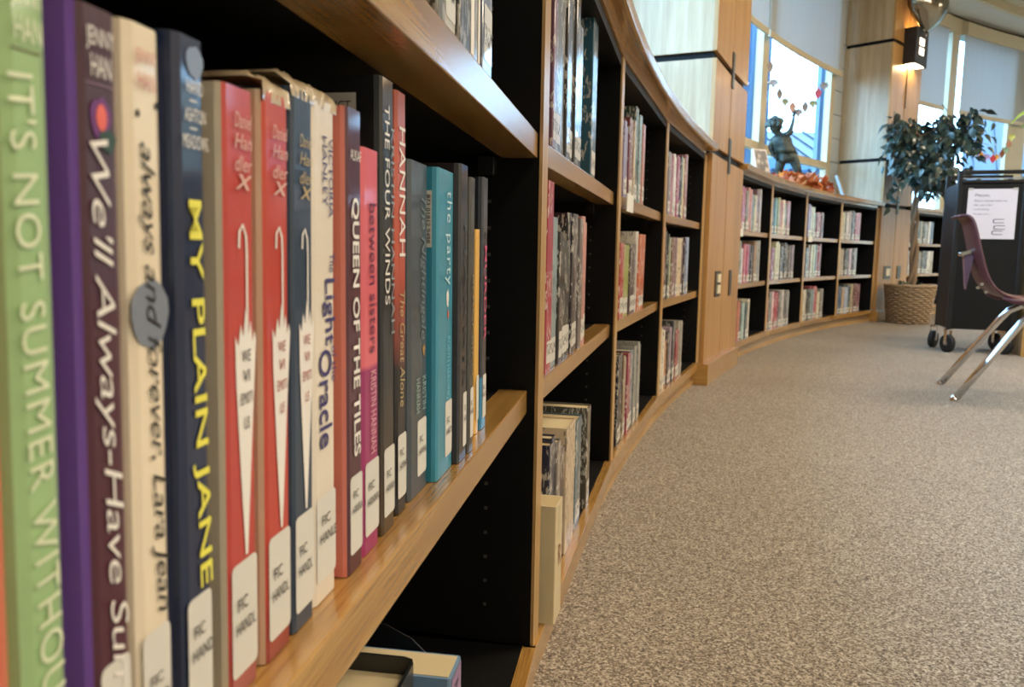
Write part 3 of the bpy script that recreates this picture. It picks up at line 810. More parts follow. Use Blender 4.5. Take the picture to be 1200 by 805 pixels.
# ---------------------------------------------------------------- the close row of novels (nearest bay, middle shelf)
A0, U0, N0, L0 = frame(-1)
GRP = 'novels on the nearest middle shelf'
ZSH = .4445
def near(s, w, h, nf, col, label, **k):
    if s < .352: k.setdefault('lean', 1.6 if s < .3 else 1.2); s -= .0035
    elif s < .41: k.setdefault('lean', .6); s -= .001
    return book(A0, U0, N0, ZSH, s, w, h, nf, col, label, GRP, k.pop('seed', 1), k.pop('depth', .15), k.pop('lean', 0), k.pop('lab', (.010, .052)), k.pop('pr', 0), mat=k.pop('mat', None) or slick(col, **{q: k.pop(q) for q in ('c2', 'zsplit', 'soft', 'spk') if q in k}), rnd=k.pop('rnd', .0045), **k)
def slick(col, c2=None, zsplit=None, soft=.02, spk=0):
    """laminated cover; optional lower colour below height zsplit (printed)"""
    t = NT('laminated_cover'); uv = t.n('ShaderNodeUVMap').outputs[0]; g = t.n('ShaderNodeSeparateXYZ'); t.l(uv, g.inputs[0])
    f0 = t.noise(t.mapv(uv, (14, 14, 1)), 1, 4)
    base = lin(col); c = t.mix(f0, base, tuple(min(1, x*1.22+.008) for x in base[:3])+(1,))
    if c2:
        zz = t.math('ADD', g.outputs[1], t.math('MULTIPLY', f0, spk or .004))
        mr = t.n('ShaderNodeMapRange'); mr.inputs[1].default_value = zsplit-soft; mr.inputs[2].default_value = zsplit+soft
        t.l(zz, mr.inputs[0]); c = t.mix(mr.outputs[0], lin(c2), c)
    t.l(c, t.b.inputs['Base Color']); t.set(Roughness=.45, Specular_IOR_Level=.3, Coat_Weight=.6, Coat_Roughness=.08)
    wr = t.noise(t.mapv(uv, (60, 14, 1)), 1, 3); t.bump(wr, .22, .003); return t.m
def vtext(P, o, body, w, z0, z1, cap, mat, off=0.0, **k):
    """title reading down the spine between heights z0 (top) and z1 (bottom) above the shelf"""
    return lettering(k.pop('name', 'title_lettering'), body, mat, o, P(w/2+off, -.0005, (z0+z1)/2), -Z, U0, abs(z0-z1), cap, **k)
def htext(P, o, body, w, z, hgt, width, mat, off=0.0, **k):
    return lettering(k.pop('name', 'author_lettering'), body, mat, o, P(w/2+off, -.0007, z), U0, Z, width, hgt, **k)
WHT = flat('white_ink', 'ece8e2', .5); CRM = flat('cream_ink', 'dfe6c6', .5); YEL = flat('yellow_ink', 'ece75a', .45); BLU = flat('violet_ink', '3c3670', .5)
GLD = flat('gold_ink', 'b9a374', .4); PUR = flat('plum_ink', '6a1f4a', .5); PNK = flat('pale_pink_ink', 'e0a9b4', .5); GRN = flat('mint_ink', '8fb0a8', .5); ORG = flat('coral_ink', 'd8604a', .5)
def fic(P, o, w, t2, x=(.14, .94), z=.036, s=.0045):
    off = w*(x[0]+x[1])/2-w/2; ww = w*(x[1]-x[0])
    htext(P, o, 'FIC', w, z, s*.8, ww*.40, INK, off-ww*.12, name='call_number', bold=0)
    htext(P, o, t2, w, z-s*1.45, s*.8, ww*.78, INK, off, name='call_number', bold=0)
def flap(P, o, col, h, d=.145, name='front_cover'):
    raw(name, [P(-.0004, .0028, .001), P(-.0004, d, .001), P(-.0004, d, h-.001), P(-.0004, .0028, h-.001)], [(0, 3, 2, 1)], slick(col), o, [(0, 0), (0, h), (d, h), (d, 0)])
LB = (.010, .052)
# coral book at the frame edge
o, P = near(.1225, .0190, .242, .0285, 'c2604a', 'coral book at the near end of the row, before the green novel', lab=None)
# green
w = .0171
o, P = near(.1425, w, .2385, .0285, '8fb07a', 'pale green novel titled IT\'S NOT SUMMER WITHOUT YOU')
htext(P, o, 'JENNY', w, .2275, .006, .010, CRM); htext(P, o, 'HAN', w, .2205, .006, .0085, CRM)
MB().box(P(.004, -.0003, .2155), U0*.009, N0*.0002, Z*.0005).build('divider_line', flat('olive_ink', '6b6a48'), o)
vtext(P, o, "IT'S NOT SUMMER WITHOUT YOU", w, .2105, .019, .0082, CRM, bold=-.002, spacing=1.1, shear=-.1)
# purple / maroon
w = .0170
o, P = near(.1680, w, .2332, .0285, '3f2030', 'dark maroon novel titled We\'ll Always Have Summer with purple side', c2='4a1c2c', zsplit=.16, soft=.05, rnd=.003, side=slick('7a50ae'))
htext(P, o, 'JENNY', w, .2245, .0062, .0112, WHT); htext(P, o, 'HAN', w, .2178, .0058, .0080, WHT)
MB().box(P(.003, -.0003, .2128), U0*.011, N0*.0002, Z*.0004).build('divider_line', flat('mauve_ink', '8a6a84'), o)
def blot(P, o, x, z, rx, rz, mat, name='cover_picture', seg=14, y=-.0004, wob=.0, ph=0):
    vs = [P(x+rx*(1+wob*math.sin(3*t+ph))*math.cos(t), y, z+rz*(1+wob*math.cos(5*t+ph))*math.sin(t)) for t in [2*math.pi*k/seg for k in range(seg)]]
    return raw(name, vs, [tuple(range(seg))], mat, o, [(0, 0)]*seg)
blot(P, o, .0085, .2040, .0042, .0058, flat('violet_glow_print', '6a2f78'), wob=.1); blot(P, o, .0085, .2045, .0022, .0036, flat('coral_flame_print', 'e2685c'), y=-.0006)
blot(P, o, .0110, .1985, .0032, .0032, flat('teal_print', '24463f'), y=-.0005, wob=.2)
vtext(P, o, "We'll Always-Have Summer", w, .1990, .012, .0100, WHT, shear=.28, bold=-.004, spacing=.93)
# always and forever
w = .0195
o, P = near(.1865, w, .2340, .0285, 'd9ccb4', 'cream novel with black script title Always and Forever, Lara Jean')
htext(P, o, 'JENNY', w, .2245, .005, .010, flat('faded_rose_ink', 'cf8f88')); htext(P, o, 'HAN', w, .2180, .005, .008, flat('faded_rose_ink', 'cf8f88'))
blot(P, o, .010, .1500, .0092, .0105, flat('slate_blot', '7a8290'), wob=.06)
blot(P, o, .006, .2085, .0008, .0012, INK); blot(P, o, .015, .2120, .0008, .0012, INK)
vtext(P, o, 'always and forever, Lara Jean', w, .2005, .0560, .0085, INK, shear=.35, bold=-.004, spacing=.95, off=.001)
fic(P, o, w, 'HAN', z=.036)
# My Plain Jane
w = .0202
o, P = near(.2106, w, .2372, .0285, '16223f', 'navy novel titled MY PLAIN JANE in yellow capitals')
flap(P, o, '1c2b50', .2372)
htext(P, o, 'HAND', w, .2215, .0044, .0095, WHT, off=.001); htext(P, o, 'ASHTON', w, .2125, .0044, .0120, WHT, off=.001); htext(P, o, 'MEADOWS', w, .2040, .0044, .0145, WHT, off=.001)
for zz in (.2170, .2082): MB().box(P(.0090, -.0003, zz), U0*.004, N0*.0002, Z*.0005).build('divider_line', WHT, o)
blot(P, o, .012, .2295, .0050, .0052, flat('silver_blue_print', '7f93b0'), wob=.08)
vtext(P, o, 'MY PLAIN JANE', w, .1855, .0540, .0098, YEL, bold=.012, off=.001)
fic(P, o, w, 'HAND', z=.040, s=.0055)
# three umbrella books
FILM = flat('cloudy_jacket_film', 'bfae90', .3, 0, .8)
def jacket_top(P, o, w, h, seed):
    rng = random.Random(seed); V, Fc = [], []; n_ = 14; rows = [(.0, -.004), (.0, .0), (.006, .004), (.02, .005), (.05, .003)]
    for r_, (y, z) in enumerate(rows):
        for k in range(n_+1): V.append(P(w*k/n_, y-(.0006 if r_ < 2 else 0)+rng.uniform(0, .001), h+z+(rng.uniform(0, .0035) if r_ > 0 else 0)))
    for r_ in range(4):
        for k in range(n_): a_ = r_*(n_+1)+k; Fc.append((a_, a_+1, a_+n_+2, a_+n_+1))
    f = raw('jacket_film', V, Fc, FILM, o, None, True)
def umbrella(s, w, h, col, lab, strip, two):
    o, P = near(s, w, h, .0285, col, lab, lab=(.008, .052), labx=(.10, .96), c2=two, zsplit=.010, rnd=.003, side=slick(strip))
    cx = w*.60
    pts = [(cx+.0016, .137), (cx+.0016, .168), (cx+.0012, .1745), (cx-.0012, .1785), (cx-.0036, .1760), (cx-.0042, .1700)]
    V, Fc = [], []
    for k, (x, zz) in enumerate(pts):
        dx, dz = (pts[min(k+1, 5)][0]-pts[max(k-1, 0)][0], pts[min(k+1, 5)][1]-pts[max(k-1, 0)][1]); q = math.hypot(dx, dz)
        V += [P(x+dz/q*.0007, -.0005, zz-dx/q*.0007), P(x-dz/q*.0007, -.0005, zz+dx/q*.0007)]
    for k in range(5): Fc.append((2*k, 2*k+1, 2*k+3, 2*k+2))
    raw('umbrella_handle', V, Fc, WHT, o)
    rp = [(cx-.0012, .0535), (cx+.0004, .0535)]+[(cx+.0002+(w*.95-cx)*t, .0535+.0815*t) for t in (.3, .6, 1)]
    top = [(w*.90, .139), (w*.84, .1345), (w*.78, .143), (w*.70, .137), (w*.62, .148), (w*.54, .137), (w*.46, .142), (w*.38, .134), (w*.28, .138)]
    lf = [(w*.30, .120), (w*.42, .085)]
    pp = rp+top+lf
    raw('umbrella_print', [P(x, -.0004, zz) for x, zz in pp], [tuple(range(len(pp)))], WHT, o)
    red = flat('brick_ink', 'a03a34') if two != 'x' and col != 'b03c34' else flat('dark_script_ink', '2c2620')
    for t, zz, ww in (('WE', .130, .0065), ('VI', .1225, .005), ('EM0TI', .114, .009), ('US', .1045, .004)):
        htext(P, o, t, w, zz, .0044, ww, red, off=w*.10, name='title_lettering', shear=.1)
    for t, zz in (('Daniel', .216), ('Han', .2085), ('dler', .2005), ('x', .194)):
        htext(P, o, t, w, zz, .0055, w*.55, flat('chalk_ink', 'd8b0a4') if col[0] == 'b' else GLD, off=w*.08, shear=.3)
    fic(P, o, w, 'HANDL', z=.036, s=.0062, x=(.1, .9))
    if s > .25: jacket_top(P, o, w, h, int(s*1000))
    return o, P
umbrella(.2399, .0233, .2276, 'b03c34', 'red umbrella novel beside the navy and yellow one', 'c9bda4', '7a3a30')
umbrella(.2695, .0238, .2309, 'b23c2c', 'red umbrella novel touching the dark blue umbrella copy', 'd0b496', '6a2f28')
umbrella(.2949, .0232, .2373, '27384c', 'dark blue novel with white closed umbrella on its spine', '27384c', '2c3f52')
# oracle
w = .0315
o, P = near(.3200, w-.0015, .2379, .0300, 'd8cfc0', 'cream novel titled The Light of the Oracle in violet', lab=(.010, .052))
vtext(P, o, 'VICTORIA', w, .2220, .1850, .0052, BLU, off=.006, name='author_lettering'); vtext(P, o, 'HANLEY', w, .2220, .1900, .0052, BLU, off=-.001, name='author_lettering')
vtext(P, o, 'The', w, .1680, .1590, .0060, BLU, off=.007); vtext(P, o, 'Light', w, .1560, .1240, .0150, BLU, off=.003, bold=.01)
vtext(P, o, 'of the', w, .1235, .1060, .0055, BLU, off=.009); vtext(P, o, 'Oracle', w, .1225, .0750, .0150, BLU, off=-.001, bold=.01)
fic(P, o, w, 'HANLE', z=.040, s=.006)
jacket_top(P, o, .030, .2379, 5)
# queen of the tiles
w = .0228
o, P = near(.3554, w, .2399, .0272, '4a1d2a', 'dark maroon novel titled QUEEN OF THE TILES', rnd=.003, side=slick('d0796a'))
htext(P, o, 'ALKAF', w, .2170, .0052, .0150, WHT); vtext(P, o, 'QUEEN OF THE TILES', w, .1960, .0620, .0110, WHT, bold=.02)
fic(P, o, w, 'HANNA', z=.042, s=.0055)
# between sisters
w = .0296
o, P = near(.3808, w, .2238, .0285, 'cf5e6a', 'pink and magenta novel titled between sisters', c2='9c2a66', zsplit=.108, soft=.0015)
vtext(P, o, 'between sisters', w, .1950, .1130, .0110, PUR, off=.002); vtext(P, o, 'KRISTIN HANNAH', w, .1030, .0560, .0090, PNK, off=.002, name='author_lettering')
fic(P, o, w, 'HANNA', z=.038, s=.006)
# the four winds
w = .0258
o, P = near(.4135, w, .2666, .0285, '15171b', 'tall black novel titled THE FOUR WINDS with barcode on its cover', c2='4a3a22', zsplit=.070, soft=.045, spk=.03, rnd=.004)
vtext(P, o, 'THE FOUR WINDS', w, .2520, .1380, .0085, WHT, off=-.003); vtext(P, o, 'KRISTIN HANNAH', w, .2400, .1200, .0060, flat('slate_ink', '8d969c'), off=.007, name='author_lettering')
fic(P, o, w, 'HANNAH', z=.036, s=.006)
x = -.0008
bl = raw('barcode_label', [P(x, .014, .2180), P(x, .074, .2180), P(x, .074, .2570), P(x, .014, .2570)], [(0, 3, 2, 1)], LAB, o)
# label bars and words, reading towards the spine
xd, yd = -N0, Z
rr = random.Random(3); m = MB(); y = .018
while y < .060:
    ww = .0006+rr.random()*.0012; m.box(P(x-.0003, y, .222), N0*ww, U0*.0001, Z*.022); y += ww+.0006+rr.random()*.001
m.build('barcode', INK, o)
lettering('owner_lettering', 'SCHOOL DISTRICT', INK, o, P(x-.0003, .043, .2500), xd, yd, .052, .005)
# the great alone
w = .0239
o, P = near(.4489, w, .2660, .0310, 'b5503c', 'orange and black novel with HANNAH in white capitals', c2='141010', zsplit=.160, soft=.030, spk=.06)
vtext(P, o, 'HANNAH', w, .2450, .1660, .0120, WHT); vtext(P, o, 'The Great Alone', w, .1440, .0700, .0100, GLD, shear=.2)
fic(P, o, w, 'HANNA', z=.040, s=.006)
# the nightingale
w = .0490
o, P = near(.4766, w, .2283, .0310, '39424a', 'thick slate grey novel titled The Nightingale', rnd=.006, lab=(.012, .052), labx=(.42, .88))
vtext(P, o, 'The Nightingale', w, .2070, .1080, .0150, flat('dim_silver_ink', '6f7d80', .4), off=.008, shear=.25); vtext(P, o, 'KRISTIN', w, .082, .058, .009, GRN, off=.012, name='author_lettering'); vtext(P, o, 'HANNAH', w, .082, .058, .009, GRN, off=-.004, name='author_lettering')
blot(P, o, .036, .1000, .003, .004, flat('gold_bird_print', 'a8854a'), wob=.3)
fic(P, o, w, 'HANNA', z=.038, s=.006, x=(.42, .88))
# the party
w = .0505
o, P = near(.5271, w, .2284, .0250, '2f86a0', 'teal blue novel titled the party', lab=(.012, .055), labx=(.50, .92), rnd=.004)
vtext(P, o, 'the party', w, .2140, .1440, .0200, flat('pale_blue_ink', 'bfe0ea'), off=.006, spacing=1.15); vtext(P, o, 'ROBYN HARDING', w, .105, .057, .010, flat('sky_ink', '6fc0d8'), off=.008, name='author_lettering')
blot(P, o, .030, .134, .0035, .0065, WHT, wob=.15); blot(P, o, .032, .122, .002, .0035, ORG)
fic(P, o, w, 'HARDI', z=.040, s=.006, x=(.50, .92))
bl = raw('barcode_label', [P(-.0004, .004, .172), P(-.0004, .018, .172), P(-.0004, .018, .212), P(-.0004, .004, .212)], [(0, 3, 2, 1)], LAB, o)
lettering('barcode_lettering', '873 01812 9498', INK, o, P(-.0007, .0065, .192), -Z, -N0, .034, .003)
# black
w = .032
o, P = near(.5780, w, .2367, .0205, '17181d', 'glossy black novel just right of the teal one', lab=(.010, .055), labx=(.5, .95), rnd=.005)
vtext(P, o, 'HARRIS', w, .190, .060, .009, flat('smoke_ink', '3c4048'), off=.004); fic(P, o, w, 'HARRI', z=.042, s=.006, x=(.5, .95))
w = .022
o, P = near(.6110, w, .2294, .0195, '34342f', 'dark olive novel between the glossy black one and the thin yellow one', lab=(.012, .055), labx=(.3, .95))
vtext(P, o, 'BLACKBIRD', w, .150, .065, .008, flat('sand_ink', '8d8462'), off=.002); fic(P, o, w, 'HARR', z=.042, s=.005)
w = .0170
o, P = near(.6800, w, .1893, .0280, 'd9a94e', 'short thin yellow novel near the far end of the row', lab=(.012, .055), labx=(.2, .95))
w = .0270
o, P = near(.6985, w, .2376, .0265, '1e2430', 'last novel of the row, black with blue foot and pink letters', c2='2a7ea8', zsplit=.052, soft=.001, labx=(.3, .92))
vtext(P, o, 'MURDER', w, .1750, .0850, .0120, flat('hot_pink_ink', 'c8507a'), bold=.01); fic(P, o, w, 'HARTZ', z=.040, s=.005)

# ---------------------------------------------------------------- nearest bay: top shelf books, floor shelf books
TG = 'books on the top shelf, nearest bay'
for k, (s, w, c, lb) in enumerate([(.470, .0200, '6b6a60', 'grey jacketed book at the near end of the top shelf, nearest bay'), (.4925, .0335, 'c6c2b4', 'pale book with clear jacket, second in sight on the nearest top shelf'), (.5285, .0480, '24211f', 'black book with white edge on the nearest top shelf'), (.5785, .0290, '8f8c84', 'grey and white book on the nearest top shelf'), (.6095, .0405, '6d7488', 'last book on the nearest top shelf, slate with tall label')]):
    o, P = book(A0, U0, N0, .7545, s, w, .245, .0105+(k % 2)*.002, c, lb, TG, 40+k, .15, 0, (.012, .055) if k in (1, 4) else None, .3)
    if k in (2, 3): MB().box(P(w*.75, -.0005, .004), U0*w*.22, N0*.0004, Z*.235).build('spine_stripe', WHT, o)
LG = 'books on the floor shelf, nearest bay'
def low(s, w, h, nf, c, lb, seed, **k):
    return book(A0, U0, N0, .1095, s, w, h, nf, c, lb, LG, seed, .15, 0, None, .0, mat=slick(c), **k)
o, P = low(.480, .033, .210, .002, '6f8fae', 'blue grey paperback with purple spine on the nearest floor shelf', 2, inset=-.0005)
raw('spine_panel', [P(.002, -.0004, .001), P(.031, -.0004, .001), P(.031, -.0004, .208), P(.002, -.0004, .208)], [(0, 1, 2, 3)], slick('8a6f9c'), o, [(0, 0), (.03, 0), (.03, .3), (0, .3)])
vtext(P, o, 'NOCTURNE', .033, .20, .12, .012, flat('violet_black_ink', '3a2a4a'))
o, P = low(.402, .053, .238, .019, '16191a', 'thick black hardback with jacket film on the nearest floor shelf', 4, inset=.012, rnd=.008)
o, P = low(.335, .050, .215, .020, '3a3f44', 'charcoal hardback nearest the camera on the floor shelf', 5, inset=.010, rnd=.006)
# bookend
be = MB(); pts = []
V = []
for sgn in (0, .0015):
    for (y, z) in [(.05, 0), (.20, 0), (.20, .10)]+[(.125+.075*math.cos(t), .150+.070*math.sin(t)) for t in [k*math.pi/10 for k in range(11)]]+[(.05, .10)]:
        V.append(A0+U0*(.535+sgn)+N0*(y-.035)+Z*(.110+z))
n_ = len(V)//2
bo = raw('bookend', V, [tuple(range(n_)), tuple(range(2*n_-1, n_-1, -1))]+[(k, (k+1) % n_, n_+(k+1) % n_, n_+k) for k in range(n_)], flat('black_steel', '1c1a18', .3, .6))
tag(bo, 'black steel bookend with rounded top on the nearest floor shelf', 'bookend')
MB().box(A0+U0*.47+N0*.03+Z*.1095, U0*.066, N0*.12, Z*.0009).build('base_plate', flat('black_steel', '1c1a18', .3, .6), bo)


# ================================================================ LEDGE DISPLAY
LZ = 1.116
# bronze child statue reaching up (stands on the ledge, third bay past the column)
def skin(name, verts, edges, rad, mat, parent=None, sub=2, root=0):
    me = bpy.data.meshes.new(name); me.from_pydata(verts, edges, []); o = link(name, me, mat, parent)
    bm = bmesh.new(); bm.from_mesh(me); lay = bm.verts.layers.skin.verify(); bm.verts.ensure_lookup_table()
    for k, v in enumerate(bm.verts): v[lay].radius = rad[k] if isinstance(rad[k], tuple) else (rad[k], rad[k]); v[lay].use_root = (k == root)
    bm.to_mesh(me); bm.free()
    s = o.modifiers.new('skin', 'SKIN'); s.use_smooth_shade = True
    d = o.modifiers.new('sub', 'SUBSURF'); d.levels = sub; d.render_levels = sub
    return o
def bronze():
    t = NT('aged_bronze'); tc = t.n('ShaderNodeTexCoord').outputs['Object']; f = t.noise(tc, 22, 4)
    t.l(t.ramp(f, [(.35, lin('2b302c')), (.6, lin('48504a')), (.75, lin('5c5a48'))]), t.b.inputs['Base Color']); t.set(Roughness=.42, Metallic=.55)
    t.bump(t.noise(tc, 70, 3), .5, .01); return t.m
BRZ = bronze()
SY = 6.16
def S(x, z, dy=0): return (x, SY+dy, z)
V = [S(2.095, 1.385), S(2.070, 1.440), S(2.045, 1.492), S(2.030, 1.530), S(2.016, 1.545),      # 0 pelvis,1 waist,2 chest,3 neck base,4 neck
     S(2.008, 1.565), S(2.000, 1.590), S(2.002, 1.612),                                       # 5-7 skull
     S(2.078, 1.522, -.02), S(2.103, 1.560, -.03), S(2.116, 1.618, -.035), S(2.122, 1.668, -.035), # 8 shoulder,9 upper arm,10 forearm,11 wrist
     S(1.995, 1.500, .02), S(1.972, 1.452, .03), S(1.985, 1.402, .02), S(2.004, 1.372, .01),   # 12 l shoulder, 13 elbow,14 forearm,15 wrist
     S(2.135, 1.372, -.03), S(2.158, 1.300, -.04), S(2.192, 1.222, -.03), S(2.212, 1.150, -.02), S(2.240, 1.136, -.05),   # right leg
     S(2.062, 1.360, .03), S(2.050, 1.285, .02), S(2.062, 1.205, .05), S(2.052, 1.150, .07), S(2.078, 1.134, .04)]         # left leg
E_ = [(0,1),(1,2),(2,3),(3,4),(4,5),(5,6),(6,7),(2,8),(8,9),(9,10),(10,11),(2,12),(12,13),(13,14),(14,15),(0,16),(16,17),(17,18),(18,19),(19,20),(0,21),(21,22),(22,23),(23,24),(24,25)]
Rr = [.052,.045,.052,.028,.024,.044,.056,.042,.026,.020,.015,.011,.026,.019,.015,.011,.042,.036,.027,.018,.018,.042,.036,.027,.018,.018]
st = skin('statue', V, E_, Rr, BRZ); tag(st, 'dark bronze statue of a curly-haired child reaching up, on the ledge', 'statue')
# hair curls, face, hand, shorts, shirt hem
hv, hf = [], []; rng = random.Random(5)
for k in range(90):
    t = rng.random()*math.tau; ph = rng.random()
    d = Vector((math.cos(t)*math.sqrt(1-ph*ph), math.sin(t)*math.sqrt(1-ph*ph), ph*1.15-.15))
    if d.x > .5 and d.z < .5: continue
    c = Vector((1.990, SY, 1.596))+Vector((d.x*.060, d.y*.058, d.z*.060)); r = .015+rng.random()*.010
    b = bmesh.new(); bmesh.ops.create_icosphere(b, subdivisions=1, radius=r); m0 = len(hv)
    for v in b.verts: hv.append(c+v.co)
    for f in b.faces: hf.append(tuple(m0+v.index for v in f.verts))
    b.free()
raw('hair', hv, hf, BRZ, st, None, True)
fv = []
nose = [S(2.052, 1.592, -.004), S(2.050, 1.574, -.010), S(2.050, 1.574, .010), S(2.070, 1.577, 0)]
raw('nose', nose, [(0, 1, 3), (0, 3, 2), (1, 2, 3)], BRZ, st)
for s in (-1, 1):
    b = bmesh.new(); bmesh.ops.create_icosphere(b, subdivisions=1, radius=.005); vs = [Vector(S(2.050, 1.592, s*.020))+v.co for v in b.verts]; fs = [tuple(v.index for v in f.verts) for f in b.faces]; b.free()
    raw('eye', vs, fs, BRZ, st, None, True)
raw('mouth', [S(2.050, 1.560, -.012), S(2.054, 1.556, 0), S(2.050, 1.560, .012), S(2.050, 1.552, 0)], [(0, 1, 2), (0, 2, 3)], BRZ, st)
pr_ = []
palm = tube([S(2.122, 1.664, -.035), S(2.124, 1.684, -.035)], [.011, .012], 6)
pr_.append(palm)
for k in range(4):
    a = (k-1.5)*.22; L = (.020, .024, .022, .017)[k]
    pr_.append(tube([S(2.124+.005*(k-1.5), 1.682, -.035), S(2.124+.005*(k-1.5)+math.sin(a)*L*.6, 1.682+L*.6, -.040), S(2.124+.005*(k-1.5)+math.sin(a)*L+.003, 1.682+L, -.050)], [.0038, .0034, .0026], 5))
pr_.append(tube([S(2.113, 1.668, -.035), S(2.103, 1.676, -.042), S(2.101, 1.686, -.048)], [.0042, .0036, .0028], 5))
v, f = merge(pr_); raw('raised_hand', v, f, BRZ, st, None, True)
pr_ = [tube([S(2.004, 1.374, .01), S(2.010, 1.356, .006)], [.011, .010], 6)]
for k in range(4): pr_.append(tube([S(2.010, 1.358, -.004+.006*k), S(2.018, 1.342, -.006+.006*k), S(2.026, 1.336, -.004+.006*k)], [.0038, .0034, .0028], 5))
pr_.append(tube([S(2.012, 1.364, -.004), S(2.022, 1.356, -.010), S(2.028, 1.348, -.010)], [.0042, .0036, .003], 5))
v, f = merge(pr_); raw('lowered_hand', v, f, BRZ, st, None, True)
def cloth(name, rings, seg=20, fold=.1, nfold=7, ph=0):
    V, Fc = [], []
    for j, (c, rx, ry) in enumerate(rings):
        for k in range(seg):
            t = math.tau*k/seg; q = 1+fold*math.sin(nfold*t+ph+j*.4)*(j/len(rings)+.2)
            V.append(Vector(S(*c))+Vector((rx*q*math.cos(t), ry*q*math.sin(t), 0)))
    for j in range(len(rings)-1):
        for k in range(seg): Fc.append((j*seg+k, j*seg+(k+1) % seg, (j+1)*seg+(k+1) % seg, (j+1)*seg+k))
    o = raw(name, V, Fc, BRZ, st, None, True); s = o.modifiers.new('thick', 'SOLIDIFY'); s.thickness = .004; return o
cloth('shirt', [((2.046, 1.528), .046, .040), ((2.046, 1.500), .074, .062), ((2.058, 1.460), .074, .064), ((2.076, 1.415), .080, .068), ((2.088, 1.388), .086, .072)])
cloth('shorts', [((2.080, 1.420), .058, .052), ((2.096, 1.385), .072, .062), ((2.104, 1.350), .078, .062), ((2.108, 1.322), .074, .058)], fold=.14, nfold=5)
cloth('sleeve', [((2.068, 1.512, -.02), .030, .028), ((2.090, 1.535, -.025), .030, .028), ((2.104, 1.556, -.03), .028, .026)], 12)
bs = tube([S(2.12, LZ, 0), S(2.12, LZ+.018, 0)], [.12, .115], 20); raw('base', bs[0], bs[1], BRZ, st)

# framed photograph, leaning book, pumpkin
def leaning(name, i, r, w, h, t, yaw, tilt, mat, label, cat, face=None):
    c = RP(i, r, LZ); a_ = math.radians(yaw); u_ = Vector((math.cos(a_), math.sin(a_), 0)); d_ = Vector((-u_.y, u_.x, 0))
    ti = math.radians(tilt); zz = (Z*math.cos(ti)+d_*math.sin(ti)); dd = (d_*math.cos(ti)-Z*math.sin(ti))
    c = c+Z*(t*math.sin(ti)+.001)
    o = MB().box(c-u_*w/2, u_*w, dd*t, zz*h, 2).build(name, mat, None, .002); tag(o, label, cat)
    return o, c-u_*w/2, u_, dd, zz
def photo_mat():
    t = NT('grey_portrait_print'); uv = t.n('ShaderNodeUVMap').outputs[0]
    v = t.n('ShaderNodeTexVoronoi'); v.inputs['Scale'].default_value = 2.3; t.l(uv, v.inputs['Vector'])
    f = t.math('ADD', v.outputs['Distance'], t.math('MULTIPLY', t.noise(uv, 6, 3), .5))
    t.l(t.ramp(f, [(.3, lin('cfc4ba')), (.6, lin('8d8580')), (.85, lin('4a4542'))]), t.b.inputs['Base Color']); t.set(Roughness=.3); return t.m
fr, c, u_, dd, zz = leaning('picture_frame', 5.20, .10, .13, .215, .02, 30, 16, flat('silver_frame', 'b4aca6', .35, .3), 'small portrait in a pale frame leaning on the ledge left of the statue', 'picture')
raw('portrait', [c+u_*.012-dd*.001+zz*.012, c+u_*.118-dd*.001+zz*.012, c+u_*.118-dd*.001+zz*.203, c+u_*.012-dd*.001+zz*.203], [(0, 1, 2, 3)], photo_mat(), fr, [(0, 0), (1, 0), (1, 1.7), (0, 1.7)])
lb, c, u_, dd, zz = leaning('display_book', 7.48, .12, .15, .215, .022, 62, 20, flat('pale_blue_cover', '9fb6c8', .3, 0, .6), 'display book leaning back on the ledge beside the far column', 'book')
raw('cover_print', [c+u_*.01-dd*.001+zz*.01, c+u_*.14-dd*.001+zz*.01, c+u_*.14-dd*.001+zz*.2, c+u_*.01-dd*.001+zz*.2], [(0, 1, 2, 3)], flat('tan_cover_print', 'b3a184'), lb)
def maple(size=.05, seed=0):
    rng = random.Random(seed); pts = [(0, -.5), (.12, -.28), (.45, -.35), (.36, -.12), (.62, .05), (.40, .12), (.46, .36), (.22, .26), (.16, .42), (0, .66)]
    pts = pts+[(-x, y) for x, y in pts[-2:0:-1]]
    V = [Vector((0, 0, .06*size))]+[Vector((x*size, y*size, (-.16+.1*rng.random())*size*(abs(x)+abs(y)))) for x, y in pts]
    n_ = len(pts); Fc = [(0, k+1, (k+1) % n_+1) for k in range(n_)]
    k = len(V); V += [Vector((.02*size, -.5*size, 0)), Vector((-.02*size, -.5*size, 0)), Vector((0, -.85*size, .05*size))]; Fc.append((k, k+1, k+2))
    me = bpy.data.meshes.new('leaf'); me.from_pydata([tuple(v) for v in V], [], Fc); return me
LC = ['bc5c28', 'cc7430', 'a44a20', 'd08a44', 'b46430']
lm = []
for k, c in enumerate(LC):
    me = maple(.075, k); me.materials.append(flat('autumn_leaf_%d' % k, c, .6)); lm.append(me)
gl = empty('leaf_garland', RP(6.1, .1, LZ), label='heap of orange silk maple leaves around the statue on the ledge', cat='garland')
rng = random.Random(11); inv = gl.matrix_world.inverted()
gl.location = (0, 0, 0)
for k in range(130):
    i = 5.50+rng.random()*1.25 if k > 20 else 6.0+rng.random()*.6
    env = .030+.070*math.exp(-((i-6.20)/.40)**2)+.02*math.exp(-((i-5.7)/.15)**2)
    p = RP(i, -.015+rng.random()*.16, LZ+.012+rng.random()*env)
    o = bpy.data.objects.new('leaf', lm[k % 5]); COL.objects.link(o); o.parent = gl
    o.rotation_euler = (rng.uniform(-1.4, 1.4), rng.uniform(-1.2, 1.2), rng.random()*6.3); o.location = p; s = .8+rng.random()*.5; o.scale = (s, s, s)
tubeo('stem', [RP(5.50+1.25*k/14, .06+.03*math.sin(k*1.7), LZ+.012+.006*math.sin(k)) for k in range(15)], .004, flat('vine_brown', '5a4028'), gl, 6)
